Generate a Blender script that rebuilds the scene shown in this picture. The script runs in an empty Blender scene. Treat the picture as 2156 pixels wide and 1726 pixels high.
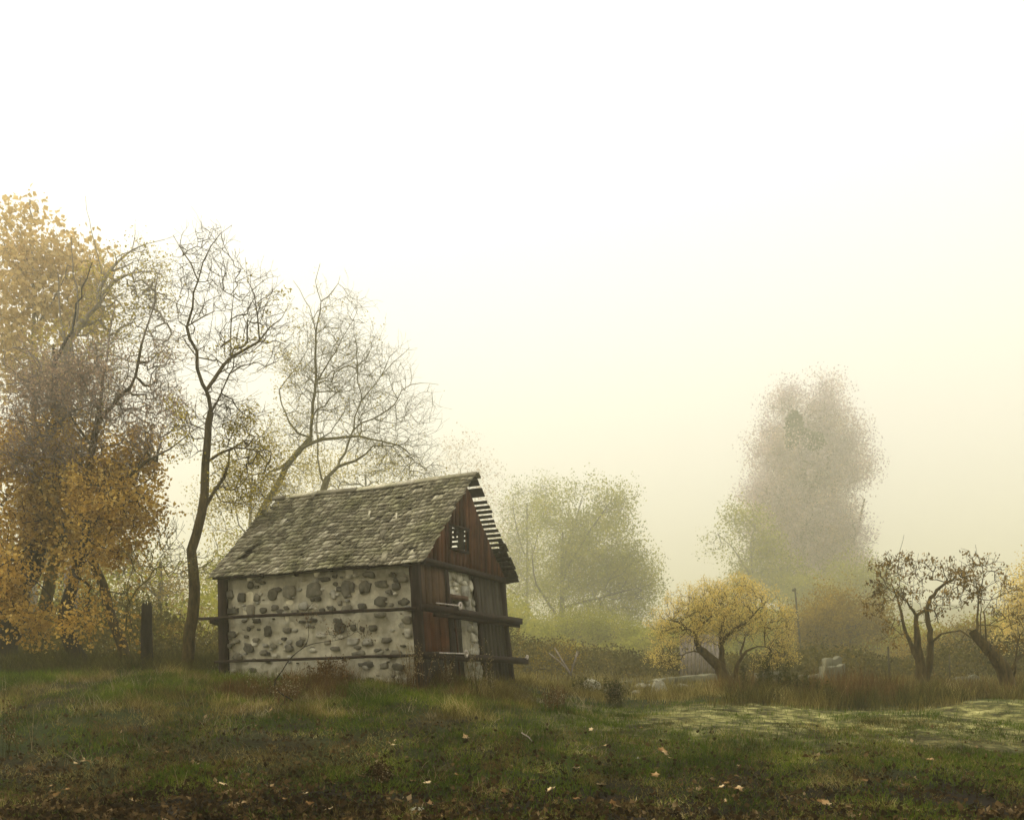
import bpy, math, random
import numpy as np
from mathutils import Vector

# ------------------------------------------------------------------ camera, world, sun, exposure
sc = bpy.context.scene
COL = sc.collection
F, CX, HY, EYE = 2098.0, 1078.0, 1435.0, 1.6      # photograph calibration (2156 px wide picture)
cd = bpy.data.cameras.new("camera"); cam = bpy.data.objects.new("camera", cd); COL.objects.link(cam)
cam.location = (0, 0, EYE); cam.rotation_euler = (math.radians(90), 0, 0)
cd.sensor_width = 36.0; cd.lens = F/2156*36.0; cd.shift_y = (HY-863.0)/2156
cd.clip_start = 0.1; cd.clip_end = 3000
sc.camera = cam

SUN_EL, SUN_AZ = math.radians(58), math.radians(-62)    # azimuth from +Y towards +X
w = bpy.data.worlds.new("World"); sc.world = w; w.use_nodes = True
nt = w.node_tree; nt.nodes.clear()
sky = nt.nodes.new('ShaderNodeTexSky'); sky.sky_type = 'NISHITA'; sky.sun_disc = False
sky.sun_elevation = SUN_EL; sky.sun_rotation = SUN_AZ; sky.dust_density = 6; sky.air_density = 1.2; sky.ozone_density = 0.6
hs = nt.nodes.new('ShaderNodeHueSaturation'); hs.inputs['Saturation'].default_value = 0.06
mx = nt.nodes.new('ShaderNodeMix'); mx.data_type = 'RGBA'; mx.blend_type = 'MULTIPLY'; mx.inputs[0].default_value = 1
mx.inputs[7].default_value = (1.0, 0.985, 1.0, 1)
bg = nt.nodes.new('ShaderNodeBackground'); bg.inputs[1].default_value = 0.15
ow = nt.nodes.new('ShaderNodeOutputWorld')
ov = nt.nodes.new('ShaderNodeMix'); ov.data_type = 'RGBA'; ov.inputs[0].default_value = 0.75   # cloud deck: CIE overcast luminance, (1 + 2 sin elevation) / 3
wt = nt.nodes.new('ShaderNodeTexCoord'); wz = nt.nodes.new('ShaderNodeSeparateXYZ'); nt.links.new(wt.outputs['Generated'], wz.inputs[0])
wr = nt.nodes.new('ShaderNodeValToRGB'); wr.color_ramp.elements[0].position = 0; wr.color_ramp.elements[0].color = (.44, .42, .315, 1)
we = wr.color_ramp.elements.new(.22); we.color = (.64, .63, .605, 1)
wr.color_ramp.elements[1].position = 1; wr.color_ramp.elements[1].color = (1, 1, 1, 1)
wm = nt.nodes.new('ShaderNodeMix'); wm.data_type = 'RGBA'; wm.blend_type = 'MULTIPLY'; wm.inputs[0].default_value = 1; wm.inputs[7].default_value = (10.5, 10.4, 10.2, 1)
nt.links.new(wz.outputs[2], wr.inputs[0]); nt.links.new(wr.outputs[0], wm.inputs[6]); nt.links.new(wm.outputs[2], ov.inputs[7])
nt.links.new(sky.outputs[0], hs.inputs['Color']); nt.links.new(hs.outputs[0], ov.inputs[6]); nt.links.new(ov.outputs[2], mx.inputs[6])
nt.links.new(mx.outputs[2], bg.inputs[0]); nt.links.new(bg.outputs[0], ow.inputs[0])
sd = bpy.data.lights.new("sun", 'SUN'); sun = bpy.data.objects.new("sun", sd); COL.objects.link(sun)
sd.energy = 1.5; sd.angle = math.radians(14); sd.color = (1, .88, .58)
sdir = Vector((math.sin(SUN_AZ)*math.cos(SUN_EL), math.cos(SUN_AZ)*math.cos(SUN_EL), math.sin(SUN_EL)))
sun.rotation_euler = (-sdir).to_track_quat('-Z', 'Y').to_euler()
vs = sc.view_settings; vs.view_transform = 'Standard'; vs.look = 'None'; vs.gamma = 1; vs.use_curve_mapping = False
vs.exposure = 0.40
cy = sc.cycles
cy.max_bounces = 8; cy.volume_bounces = 3; cy.diffuse_bounces = 3; cy.transparent_max_bounces = 8
HAZE_DENSITY = 0.0035

# ------------------------------------------------------------------ helpers
rng = np.random.default_rng(7); random.seed(7)

def P(px, py, Y): return np.array([(px-CX)/F*Y, Y, EYE+(HY-py)/F*Y])
def zoomf(ox, oy, s):
    return lambda x, y: ((ox+x/s)/1.1596, (oy+y/s)/1.1596)
Z1 = zoomf(450, 1100, 2.876); Z2 = zoomf(850, 1100, 2.876); Z3 = zoomf(0, 400, 2.466)
Z4 = zoomf(0, 1050, 2.655); Z5 = zoomf(400, 500, 2.3013); Z6 = zoomf(1200, 1100, 2.465); Z7 = zoomf(1850, 1250, 3.138)

def hsh(ix, iy, s):
    n = (ix*374761393 + iy*668265263 + s*982451653) & 0x7fffffff
    n = ((n ^ (n >> 13))*1274126177) & 0x7fffffff
    return ((n ^ (n >> 16)) & 0xffff)/65535.0
def vnoise(x, y, scale, seed=0):
    x = np.asarray(x, float)/scale; y = np.asarray(y, float)/scale
    ix = np.floor(x).astype(np.int64); iy = np.floor(y).astype(np.int64)
    fx = x-ix; fy = y-iy; fx = fx*fx*(3-2*fx); fy = fy*fy*(3-2*fy)
    a = hsh(ix, iy, seed); b = hsh(ix+1, iy, seed); c = hsh(ix, iy+1, seed); d = hsh(ix+1, iy+1, seed)
    return (a*(1-fx)+b*fx)*(1-fy)+(c*(1-fx)+d*fx)*fy
def sstep(a, b, x):
    t = np.clip((np.asarray(x, float)-a)/(b-a), 0, 1); return t*t*(3-2*t)
def ground_z(x, y):
    x = np.asarray(x, float); y = np.asarray(y, float)
    b = np.interp(y, [-500, 10, 12, 15, 18, 20, 22, 25, 32, 50, 65, 105, 520],
                  [0, 0, .05, .44, .86, 1.08, 1.22, 1.36, 1.5, 2.0, 2.6, 3.6, 7.5])
    hump = .52*sstep(2.2, -2.2, x)*sstep(12.5, 19.5, y)*(1-sstep(32, 50, y))
    hump += .10*sstep(-3, -8, x)*sstep(15, 21, y)*(1-sstep(32, 50, y))
    n = (vnoise(x, y, 2.6, 1)-.5)*.20 + (vnoise(x, y, .9, 2)-.5)*.09 + (vnoise(x, y, .33, 3)-.5)*.045
    return b+hump+n*np.clip(y/14, .4, 1)

def mesh_np(name, V, Fc, mats, parent=None, mi=None, smooth=False, loc=None):
    """one mesh object from numpy vertices and a list of (n,k) face arrays"""
    V = np.asarray(V, np.float32)
    if not isinstance(Fc, (list, tuple)): Fc = [Fc]
    Fc = [np.asarray(f, np.int32) for f in Fc if len(f)]
    me = bpy.data.meshes.new(name)
    nl = sum(f.size for f in Fc); npoly = sum(len(f) for f in Fc)
    me.vertices.add(len(V)); me.vertices.foreach_set('co', V.ravel())
    me.loops.add(nl); me.loops.foreach_set('vertex_index', np.concatenate([f.ravel() for f in Fc]))
    me.polygons.add(npoly)
    tot = np.concatenate([np.full(len(f), f.shape[1], np.int32) for f in Fc])
    st = np.concatenate([[0], np.cumsum(tot)[:-1]]).astype(np.int32)
    me.polygons.foreach_set('loop_start', st); me.polygons.foreach_set('loop_total', tot)
    if mi is not None: me.polygons.foreach_set('material_index', np.asarray(mi, np.int32))
    if smooth: me.polygons.foreach_set('use_smooth', np.ones(npoly, bool))
    for m in (mats if isinstance(mats, (list, tuple)) else [mats]): me.materials.append(m)
    me.update(calc_edges=True); me.validate()
    o = bpy.data.objects.new(name, me); COL.objects.link(o)
    if parent is not None: o.parent = parent
    if loc is not None: o.location = loc
    return o

def tag(o, label=None, cat=None, group=None, kind=None):
    if label: o['label'] = label
    if cat: o['category'] = cat
    if group: o['group'] = group
    if kind: o['kind'] = kind
    return o
def empty(name, loc, label, cat, group=None, rz=0):
    o = bpy.data.objects.new(name, None); COL.objects.link(o)
    o.location = loc; o.rotation_euler = (0, 0, rz); o.empty_display_size = .3
    return tag(o, label, cat, group)

class MB:
    """collects shapes into one mesh"""
    def __init__(s): s.v = []; s.f = {}; s.n = 0; s.mi = {}
    def add(s, V, faces, m=0):
        V = np.asarray(V, float)
        for f in faces:
            k = len(f); s.f.setdefault(k, []).append([i+s.n for i in f]); s.mi.setdefault(k, []).append(m)
        s.v.append(V); s.n += len(V)
    def box(s, a, b, m=0, jit=0):
        (x0, y0, z0), (x1, y1, z1) = a, b
        V = np.array([(x0,y0,z0),(x1,y0,z0),(x1,y1,z0),(x0,y1,z0),(x0,y0,z1),(x1,y0,z1),(x1,y1,z1),(x0,y1,z1)], float)
        if jit: V += rng.normal(0, jit, V.shape)
        s.add(V, [(0,3,2,1),(4,5,6,7),(0,1,5,4),(1,2,6,5),(2,3,7,6),(3,0,4,7)], m)
    def obox(s, c, ax, ay, az, m=0, jit=0):
        c, ax, ay, az = map(lambda q: np.asarray(q, float), (c, ax, ay, az))
        V = np.array([c+sx*ax+sy*ay+sz*az for sx, sy, sz in ((-1,-1,-1),(1,-1,-1),(1,1,-1),(-1,1,-1),(-1,-1,1),(1,-1,1),(1,1,1),(-1,1,1))])
        if jit: V += rng.normal(0, jit, V.shape)
        s.add(V, [(0,3,2,1),(4,5,6,7),(0,1,5,4),(1,2,6,5),(2,3,7,6),(3,0,4,7)], m)
    def bar(s, p, q, w_, h, m=0, segs=1, jit=0):
        """rectangular timber from p to q"""
        p = np.asarray(p, float); q = np.asarray(q, float); d = q-p; L = np.linalg.norm(d); d /= L
        up = np.array([0, 0, 1.]) if abs(d[2]) < .8 else np.array([0, 1., 0])
        sx = np.cross(d, up); sx /= np.linalg.norm(sx); sz = np.cross(sx, d)
        V = []
        for i in range(segs+1):
            c = p+d*L*i/segs+(rng.normal(0, jit, 3) if jit and 0 < i < segs else 0)
            kw = 1+(rng.normal(0, .05) if jit else 0)
            for a, b in ((-1,-1),(1,-1),(1,1),(-1,1)): V.append(c+sx*a*w_/2*kw+sz*b*h/2*kw)
        fs = [(0,1,2,3), tuple(segs*4+k for k in (3,2,1,0))]
        for i in range(segs):
            for k in range(4): fs.append((i*4+k, (i+1)*4+k, (i+1)*4+(k+1)%4, i*4+(k+1)%4))
        s.add(V, fs, m)
    def tube(s, pts, rads, n=8, m=0, cap=True):
        pts = [np.asarray(p, float) for p in pts]; V = []
        for i, p in enumerate(pts):
            d = pts[min(i+1, len(pts)-1)]-pts[max(i-1, 0)]; d /= np.linalg.norm(d)+1e-9
            u = np.cross(d, (.31, .22, .93) if abs(d[2]) < .85 else (1, .1, 0)); u /= np.linalg.norm(u); v = np.cross(d, u)
            for k in range(n):
                a = 2*math.pi*k/n; V.append(p+rads[i]*(u*math.cos(a)+v*math.sin(a)))
        fs = [(i*n+k, i*n+(k+1)%n, (i+1)*n+(k+1)%n, (i+1)*n+k) for i in range(len(pts)-1) for k in range(n)]
        if cap: fs += [tuple(range(n-1, -1, -1)), tuple((len(pts)-1)*n+k for k in range(n))]
        s.add(V, fs, m)
    def stone(s, c, u, v, nrm, w_, h, t, m=0, n=11, rough=.13):
        """a rounded stone face of width w, height h, standing t proud of a wall"""
        c, u, v, nrm = map(lambda q: np.asarray(q, float), (c, u, v, nrm))
        ph = rng.uniform(0, 6.28); V = []; e = rng.uniform(.55, .9)
        rr = 1+rng.normal(0, rough, n)
        for k_, tt in ((1.0, -.03), (1.0, t*.35), (.86, t*.85), (.5, t*1.05)):
            for i in range(n):
                a = ph+2*math.pi*i/n; ca, sa = math.cos(a), math.sin(a)
                ca = math.copysign(abs(ca)**e, ca); sa = math.copysign(abs(sa)**e, sa)
                V.append(c+u*ca*rr[i]*w_/2*k_+v*sa*rr[i]*h/2*k_+nrm*(tt+(rng.normal(0, t*.12) if tt > 0 else 0)))
        fs = [(j*n+i, j*n+(i+1)%n, (j+1)*n+(i+1)%n, (j+1)*n+i) for j in range(3) for i in range(n)]
        fs.append(tuple(3*n+i for i in range(n)))
        s.add(V, fs, m)
    def build(s, name, mats, parent=None, warp=None, smooth=False, loc=None):
        V = np.concatenate(s.v)
        if warp is not None: V = warp(V)
        ks = sorted(s.f); Fc = [np.array(s.f[k]) for k in ks]; mi = np.concatenate([s.mi[k] for k in ks])
        return mesh_np(name, V, Fc, mats, parent, mi, smooth, loc)

# ------------------------------------------------------------------ materials
def new_mat(name):
    m = bpy.data.materials.new(name); m.use_nodes = True; t = m.node_tree; t.nodes.clear()
    out = t.nodes.new('ShaderNodeOutputMaterial'); return m, t, out
def nd(t, typ, **kw):
    n = t.nodes.new(typ)
    for k, v in kw.items(): setattr(n, k, v)
    return n
def ramp(t, src, stops, interp='LINEAR'):
    r = t.nodes.new('ShaderNodeValToRGB'); r.color_ramp.interpolation = interp
    els = r.color_ramp.elements
    while len(els) < len(stops): els.new(.5)
    for e, (p, c) in zip(els, stops): e.position = p; e.color = (*c, 1)
    t.links.new(src, r.inputs[0]); return r.outputs[0]
def noise(t, scale, detail=4, rough=.6, vec=None, stretch=None, coord='Object'):
    tc = nd(t, 'ShaderNodeTexCoord'); src = vec or tc.outputs[coord]
    if stretch:
        mp = nd(t, 'ShaderNodeMapping'); mp.inputs['Scale'].default_value = stretch; t.links.new(src, mp.inputs[0]); src = mp.outputs[0]
    n = nd(t, 'ShaderNodeTexNoise'); n.inputs['Scale'].default_value = scale; n.inputs['Detail'].default_value = detail
    n.inputs['Roughness'].default_value = rough; t.links.new(src, n.inputs['Vector']); return n.outputs[0]
def mixc(t, a, b, fac, mode='MIX'):
    m = nd(t, 'ShaderNodeMix', data_type='RGBA', blend_type=mode)
    for s_, v in ((0, fac), (6, a), (7, b)):
        if isinstance(v, (int, float)): m.inputs[s_].default_value = v
        elif isinstance(v, tuple): m.inputs[s_].default_value = (*v, 1)
        else: t.links.new(v, m.inputs[s_])
    return m.outputs[2]
def finish(t, out, col, rough=.9, bump=None, bs=.5, bd=.02, spec=.2):
    b = nd(t, 'ShaderNodeBsdfPrincipled'); b.inputs['Roughness'].default_value = rough
    b.inputs['Specular IOR Level'].default_value = spec
    t.links.new(col, b.inputs['Base Color'])
    if bump is not None:
        bn = nd(t, 'ShaderNodeBump'); bn.inputs['Strength'].default_value = bs; bn.inputs['Distance'].default_value = bd
        t.links.new(bump, bn.inputs['Height']); t.links.new(bn.outputs[0], b.inputs['Normal'])
    t.links.new(b.outputs[0], out.inputs[0])
def island(t): return nd(t, 'ShaderNodeNewGeometry').outputs['Random Per Island']

def wood_mat(name, stops, grain=(18, 18, 1.2), stain=((.4, .4, .4), (1, 1, 1)), isl=.6, scale=2.0):
    m, t, out = new_mat(name)
    g = noise(t, scale, 6, .7, stretch=grain)
    a = nd(t, 'ShaderNodeMath', operation='MULTIPLY_ADD'); t.links.new(island(t), a.inputs[0]); a.inputs[1].default_value = isl
    b = nd(t, 'ShaderNodeMath', operation='MULTIPLY_ADD'); t.links.new(g, b.inputs[0]); b.inputs[1].default_value = 1.3; b.inputs[2].default_value = -.15-isl/2
    t.links.new(b.outputs[0], a.inputs[2])
    c = ramp(t, a.outputs[0], stops)
    st = ramp(t, noise(t, 1.3, 5, .65), [(.35, stain[0]), (.62, stain[1])])
    c = mixc(t, c, st, 1.0, 'MULTIPLY')
    finish(t, out, c, .85, g, .35, .008); return m
def leaf_mat(name, stops, trans=.42, rough=.7, clump=2.2, objvar=0.0):
    m, t, out = new_mat(name)
    cl = nd(t, 'ShaderNodeMath', operation='MULTIPLY_ADD'); t.links.new(noise(t, clump, 2, .5), cl.inputs[0]); cl.inputs[1].default_value = 1.5; cl.inputs[2].default_value = -.50
    sm_ = nd(t, 'ShaderNodeMath', operation='MULTIPLY_ADD'); t.links.new(island(t), sm_.inputs[0]); sm_.inputs[1].default_value = .5; t.links.new(cl.outputs[0], sm_.inputs[2])
    oi = nd(t, 'ShaderNodeObjectInfo'); so = nd(t, 'ShaderNodeMath', operation='MULTIPLY_ADD'); t.links.new(oi.outputs['Random'], so.inputs[0]); so.inputs[1].default_value = objvar; t.links.new(sm_.outputs[0], so.inputs[2])
    c = ramp(t, so.outputs[0], stops)
    big = ramp(t, noise(t, .9, 3, .6), [(.35, (.80, .78, .72)), (.65, (1.12, 1.08, 1.0))])
    c = mixc(t, c, big, 1.0, 'MULTIPLY')
    d = nd(t, 'ShaderNodeBsdfDiffuse'); tr = nd(t, 'ShaderNodeBsdfTranslucent'); ms = nd(t, 'ShaderNodeMixShader')
    ms.inputs[0].default_value = trans
    t.links.new(c, d.inputs[0]); t.links.new(c, tr.inputs[0]); t.links.new(d.outputs[0], ms.inputs[1]); t.links.new(tr.outputs[0], ms.inputs[2])
    t.links.new(ms.outputs[0], out.inputs[0]); return m
def simple_mat(name, c0, c1, scale=6, bump=.5, bd=.02, rough=.9, stretch=None, isl=False, detail=6):
    m, t, out = new_mat(name); n = noise(t, scale, detail, .65, stretch=stretch)
    c = ramp(t, n, [(.32, c0), (.68, c1)])
    if isl: c = mixc(t, c, ramp(t, island(t), [(0, (.6, .6, .6)), (1, (1.25, 1.22, 1.15))]), 1.0, 'MULTIPLY')
    finish(t, out, c, rough, n, bump, bd); return m

M = {}
M['shingle'] = wood_mat('weathered_shingle', [(0, (.045, .038, .024)), (.30, (.17, .15, .098)), (.70, (.34, .31, .215)), (1, (.66, .61, .47))], (2.2, 22, 2.2), ((.55, .58, .42), (1, 1, 1)), .7)
M['red_board'] = wood_mat('red_brown_board', [(0, (.022, .010, .004)), (.4, (.085, .030, .012)), (.75, (.17, .062, .022)), (1, (.24, .10, .04))], (14, 14, .8), ((.35, .33, .3), (1, 1, 1)), .45)
M['panel_board'] = wood_mat('brown_grey_board', [(0, (.02, .012, .007)), (.4, (.075, .048, .028)), (.75, (.15, .095, .055)), (1, (.24, .17, .11))], (10, 10, .5), ((.4, .36, .3), (1, .95, .9)), .35)
M['dark_board'] = wood_mat('dark_grey_board', [(0, (.012, .010, .007)), (.45, (.040, .034, .022)), (.8, (.075, .065, .045)), (1, (.11, .10, .075))], (10, 10, .5), ((.5, .5, .45), (1, 1, 1)), .3)
M['timber'] = wood_mat('old_dark_timber', [(0, (.008, .005, .003)), (.5, (.026, .015, .009)), (1, (.07, .04, .024))], (9, 9, 1.0), ((.6, .6, .6), (1, 1, 1)), .2)
M['mortar'] = simple_mat('lime_mortar', (.30, .275, .19), (.64, .60, .44), 3.2, .9, .05)
M['stone_dark'] = simple_mat('dark_fieldstone', (.065, .062, .044), (.18, .17, .125), 9, .6, .02, isl=True)
M['stone_mid'] = simple_mat('grey_fieldstone', (.12, .112, .082), (.26, .245, .185), 8, .6, .02, isl=True)
M['stone_pale'] = simple_mat('pale_rubble_stone', (.26, .25, .195), (.68, .66, .55), 7, .8, .03, isl=True)
M['boulder'] = simple_mat('pale_boulder', (.09, .09, .055), (.42, .40, .29), 7, 1.0, .08)
M['concrete'] = simple_mat('old_concrete', (.07, .07, .04), (.19, .18, .11), 2.2, .5, .03)
M['iron'] = simple_mat('rusty_iron', (.03, .012, .008), (.11, .05, .035), 25, .4, .01, .7)
M['rod'] = simple_mat('pale_painted_rod', (.30, .26, .22), (.75, .68, .60), 20, .3, .005, .6)
M['bark_dark'] = simple_mat('dark_bark', (.006, .004, .002), (.030, .021, .010), 9, 1.0, .05, stretch=(1.6, 1.6, .35))
M['bark_moss'] = simple_mat('mossy_bark', (.030, .025, .006), (.20, .17, .042), 9, 1.0, .04, stretch=(1.6, 1.6, .4))
M['bark_brown'] = simple_mat('brown_fruit_bark', (.016, .011, .003), (.13, .09, .025), 9, 1.0, .04, stretch=(1.6, 1.6, .4))
M['bark_grey'] = simple_mat('grey_twig_bark', (.13, .11, .088), (.32, .275, .225), 6, .6, .03, stretch=(1.6, 1.6, .4))
M['bark_far'] = simple_mat('far_bark', (.04, .035, .02), (.10, .09, .05), 4, .6, .03)
M['leaf_orange'] = leaf_mat('orange_yellow_leaf', [(0, (.15, .085, .022)), (.35, (.45, .28, .055)), (.75, (.72, .51, .13)), (1, (.88, .73, .32))], .5)
M['leaf_yellow'] = leaf_mat('bright_yellow_leaf', [(0, (.52, .39, .10)), (.5, (.80, .65, .20)), (1, (.90, .80, .38))])
M['leaf_olive'] = leaf_mat('olive_yellow_leaf', [(0, (.20, .175, .02)), (.5, (.42, .35, .04)), (1, (.65, .52, .10))])
M['leaf_brown'] = leaf_mat('brown_hanging_leaf', [(0, (.07, .045, .010)), (.6, (.24, .155, .035)), (.92, (.40, .27, .07)), (1, (.6, .45, .2))], .25)
M['leaf_willow'] = leaf_mat('willow_leaf', [(0, (.11, .125, .010)), (.5, (.30, .31, .024)), (1, (.52, .48, .07))], clump=.5)
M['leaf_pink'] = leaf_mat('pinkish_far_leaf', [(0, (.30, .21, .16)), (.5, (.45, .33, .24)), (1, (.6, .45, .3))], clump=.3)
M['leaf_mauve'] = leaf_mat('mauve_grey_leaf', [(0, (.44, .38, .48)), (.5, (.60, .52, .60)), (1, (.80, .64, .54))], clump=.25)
M['leaf_rust'] = leaf_mat('rusty_shrub_leaf', [(0, (.10, .072, .010)), (.5, (.29, .205, .026)), (1, (.50, .36, .06))], clump=.6)
M['leaf_pale_gold'] = leaf_mat('pale_gold_leaf', [(0, (.36, .25, .10)), (.5, (.66, .50, .22)), (1, (.85, .72, .42))], .5)
M['leaf_scrub'] = leaf_mat('olive_scrub_leaf', [(0, (.025, .026, .006)), (.5, (.085, .078, .016)), (.85, (.19, .145, .03)), (1, (.34, .24, .06))], clump=.7)
M['leaf_russet'] = leaf_mat('dry_russet_leaf', [(0, (.20, .14, .11)), (.5, (.40, .29, .22)), (1, (.65, .50, .34))])
M['ivy'] = leaf_mat('dark_mistletoe_leaf', [(0, (.02, .035, .018)), (1, (.05, .08, .04))])
M['grass'] = leaf_mat('green_grass_blade', [(0, (.014, .028, .003)), (.45, (.056, .104, .006)), (.85, (.155, .205, .018)), (1, (.30, .30, .08))], .35, clump=1.2)
M['dry_grass'] = leaf_mat('dry_grass_blade', [(0, (.030, .024, .006)), (.5, (.16, .132, .036)), (.85, (.38, .32, .11)), (1, (.65, .57, .27))], .3, clump=1.2)
M['red_weed'] = leaf_mat('reddish_weed', [(0, (.035, .020, .006)), (.6, (.13, .076, .026)), (1, (.30, .18, .07))], .3)
M['dark_weed'] = leaf_mat('dark_weed', [(0, (.020, .024, .006)), (.6, (.075, .076, .020)), (1, (.17, .15, .045))], .3)
M['seed'] = leaf_mat('pale_seed_head', [(0, (.16, .12, .06)), (.5, (.32, .26, .14)), (1, (.62, .55, .38))], .2)
M['litter'] = leaf_mat('fallen_leaf', [(0, (.010, .007, .003)), (.5, (.045, .029, .012)), (.85, (.15, .10, .045)), (1, (.5, .38, .22))], .15)
M['litter_pale'] = leaf_mat('pale_fallen_leaf', [(0, (.07, .035, .014)), (.6, (.22, .13, .055)), (.9, (.42, .29, .15)), (1.0, (.68, .54, .34))], .15, objvar=.75)

# ------------------------------------------------------------------ setting: ground
def axis(lo, hi, dlo, dhi, step):
    a = list(np.arange(dlo, dhi, step)); s = step; x = dhi
    while x < hi: a.append(x); s *= 1.13; x += s
    a.append(hi); s = step; x = dlo-step; b = []
    while x > lo: b.append(x); s *= 1.13; x -= s
    b.append(lo); return np.array(b[::-1]+a)
gx = axis(-420, 420, -15, 16, .14); gy = axis(-60, 520, 9, 30, .13)
GX, GY = np.meshgrid(gx, gy); GZ = ground_z(GX, GY)
nx = len(gx); ii = np.arange(len(gx)*len(gy)).reshape(len(gy), nx)
fq = np.stack([ii[:-1, :-1], ii[:-1, 1:], ii[1:, 1:], ii[1:, :-1]], -1).reshape(-1, 4)
m, t, out = new_mat('field_soil_and_turf')
n1 = noise(t, .55, 6, .68); n2 = noise(t, 3.5, 6, .7); n3 = noise(t, 22, 4, .7)
base = ramp(t, n2, [(.30, (.004, .003, .001)), (.46, (.014, .011, .004)), (.58, (.030, .026, .008)), (.72, (.11, .088, .034))])
turf = ramp(t, n3, [(.3, (.005, .009, .0015)), (.7, (.036, .050, .008))])
fac = ramp(t, n1, [(.42, (0, 0, 0)), (.56, (1, 1, 1))])
c = mixc(t, base, turf, fac)
# pale dry trodden strip across the field (a worn track)
geo = nd(t, 'ShaderNodeTexCoord'); sp = nd(t, 'ShaderNodeSeparateXYZ'); t.links.new(geo.outputs['Object'], sp.inputs[0])
def mr(src, a, b):
    k = nd(t, 'ShaderNodeMapRange', interpolation_type='SMOOTHSTEP'); k.inputs[1].default_value = a; k.inputs[2].default_value = b
    t.links.new(src, k.inputs[0]); return k.outputs[0]
def mul(a, b, op='MULTIPLY'):
    k = nd(t, 'ShaderNodeMath', operation=op); 
    for i_, v in enumerate((a, b)):
        if isinstance(v, (int, float)): k.inputs[i_].default_value = v
        else: t.links.new(v, k.inputs[i_])
    return k.outputs[0]
wob = mul(mul(n1, 3.0), -1.5, 'ADD'); yy = mul(sp.outputs[1], wob, 'ADD')
band = mul(mul(mr(yy, 14.0, 18.2), mr(yy, 22.0, 19.5)), mr(sp.outputs[0], -1.5, 4.5))
straw = ramp(t, n2, [(.38, (.030, .030, .008)), (.50, (.16, .155, .045)), (.68, (.48, .45, .19))])
c = mixc(t, c, straw, mul(band, ramp(t, noise(t, 2.6, 8, .8, stretch=(.6, 1.3, 1)), [(.40, (0, 0, 0)), (.54, (1, 1, 1))])))
mould_shade = ramp(t, n3, [(.35, (.0035, .0022, .001)), (.6, (.011, .0065, .0028)), (.8, (.035, .021, .009))])  # foreground shade painted into the leaf-mould soil colour towards the camera
c = mixc(t, mould_shade, c, mr(mul(yy, mul(sp.outputs[0], -.06), 'ADD'), 12.4, 14.6))
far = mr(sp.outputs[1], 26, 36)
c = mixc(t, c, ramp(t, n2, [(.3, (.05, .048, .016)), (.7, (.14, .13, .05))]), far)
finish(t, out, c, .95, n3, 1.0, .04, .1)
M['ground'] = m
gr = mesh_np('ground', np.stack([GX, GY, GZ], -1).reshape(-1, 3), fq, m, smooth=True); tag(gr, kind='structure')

# ------------------------------------------------------------------ the stone hut
HW, HL = 3.95, 4.8; C0 = np.array([-1.822, 19.3, 1.30]); RZ = math.atan2(.907, .422)
hut = empty('stone_hut', tuple(C0), 'small old fieldstone hut with grey wooden shingle roof and red-brown boarded gable', 'hut', rz=RZ)
BZ = C0[2]
def warp(V):
    V = np.array(V, float); t_ = V[:, 2]+BZ-2.6; fy = np.clip(V[:, 1]/HL, 0, 1); fx = np.clip(V[:, 0]/HW, 0, 1)
    V[:, 1] += t_*(.065*(1-fy)+.03*fy)*(t_ < 1.6); V[:, 0] += np.minimum(t_, 1.5)*(-.06*fx)
    V[:, 2] -= .02*np.clip(V[:, 1], 0, 6)
    return V
def gp(q, zf=Z2):          # picture point on the gable plane -> local (x, z)
    px, py = zf(*q); t_ = (px-CX)/F; x = (19.3*t_+1.822)/(.422-.907*t_); Y = 19.3+.907*x
    return x, EYE+(HY-py)/F*Y-BZ
def lp(q, zf=Z1):          # picture point on the long wall -> local (y, z)
    px, py = zf(*q); t_ = (px-CX)/F; y = (-1.822-19.3*t_)/(.907+.422*t_); Y = 19.3+.422*y
    return y, EYE+(HY-py)/F*Y-BZ+.02*y

def grid_face(mb, o, u, v, nu, nv, nrm, amp, m=0):
    o, u, v, nrm = map(lambda q: np.asarray(q, float), (o, u, v, nrm)); V = []
    for j in range(nv+1):
        for i in range(nu+1):
            p = o+u*i/nu+v*j/nv; a = i/nu*np.linalg.norm(u); b = j/nv*np.linalg.norm(v)
            d = amp*((vnoise(a, b, .35, 5)-.5)*1.3+(vnoise(a, b, .11, 6)-.5)*.8)
            V.append(p+nrm*float(d))
    mb.add(V, [(j*(nu+1)+i, j*(nu+1)+i+1, (j+1)*(nu+1)+i+1, (j+1)*(nu+1)+i) for j in range(nv) for i in range(nu)], m)
WT = 2.72                                      # wall top, local
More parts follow.
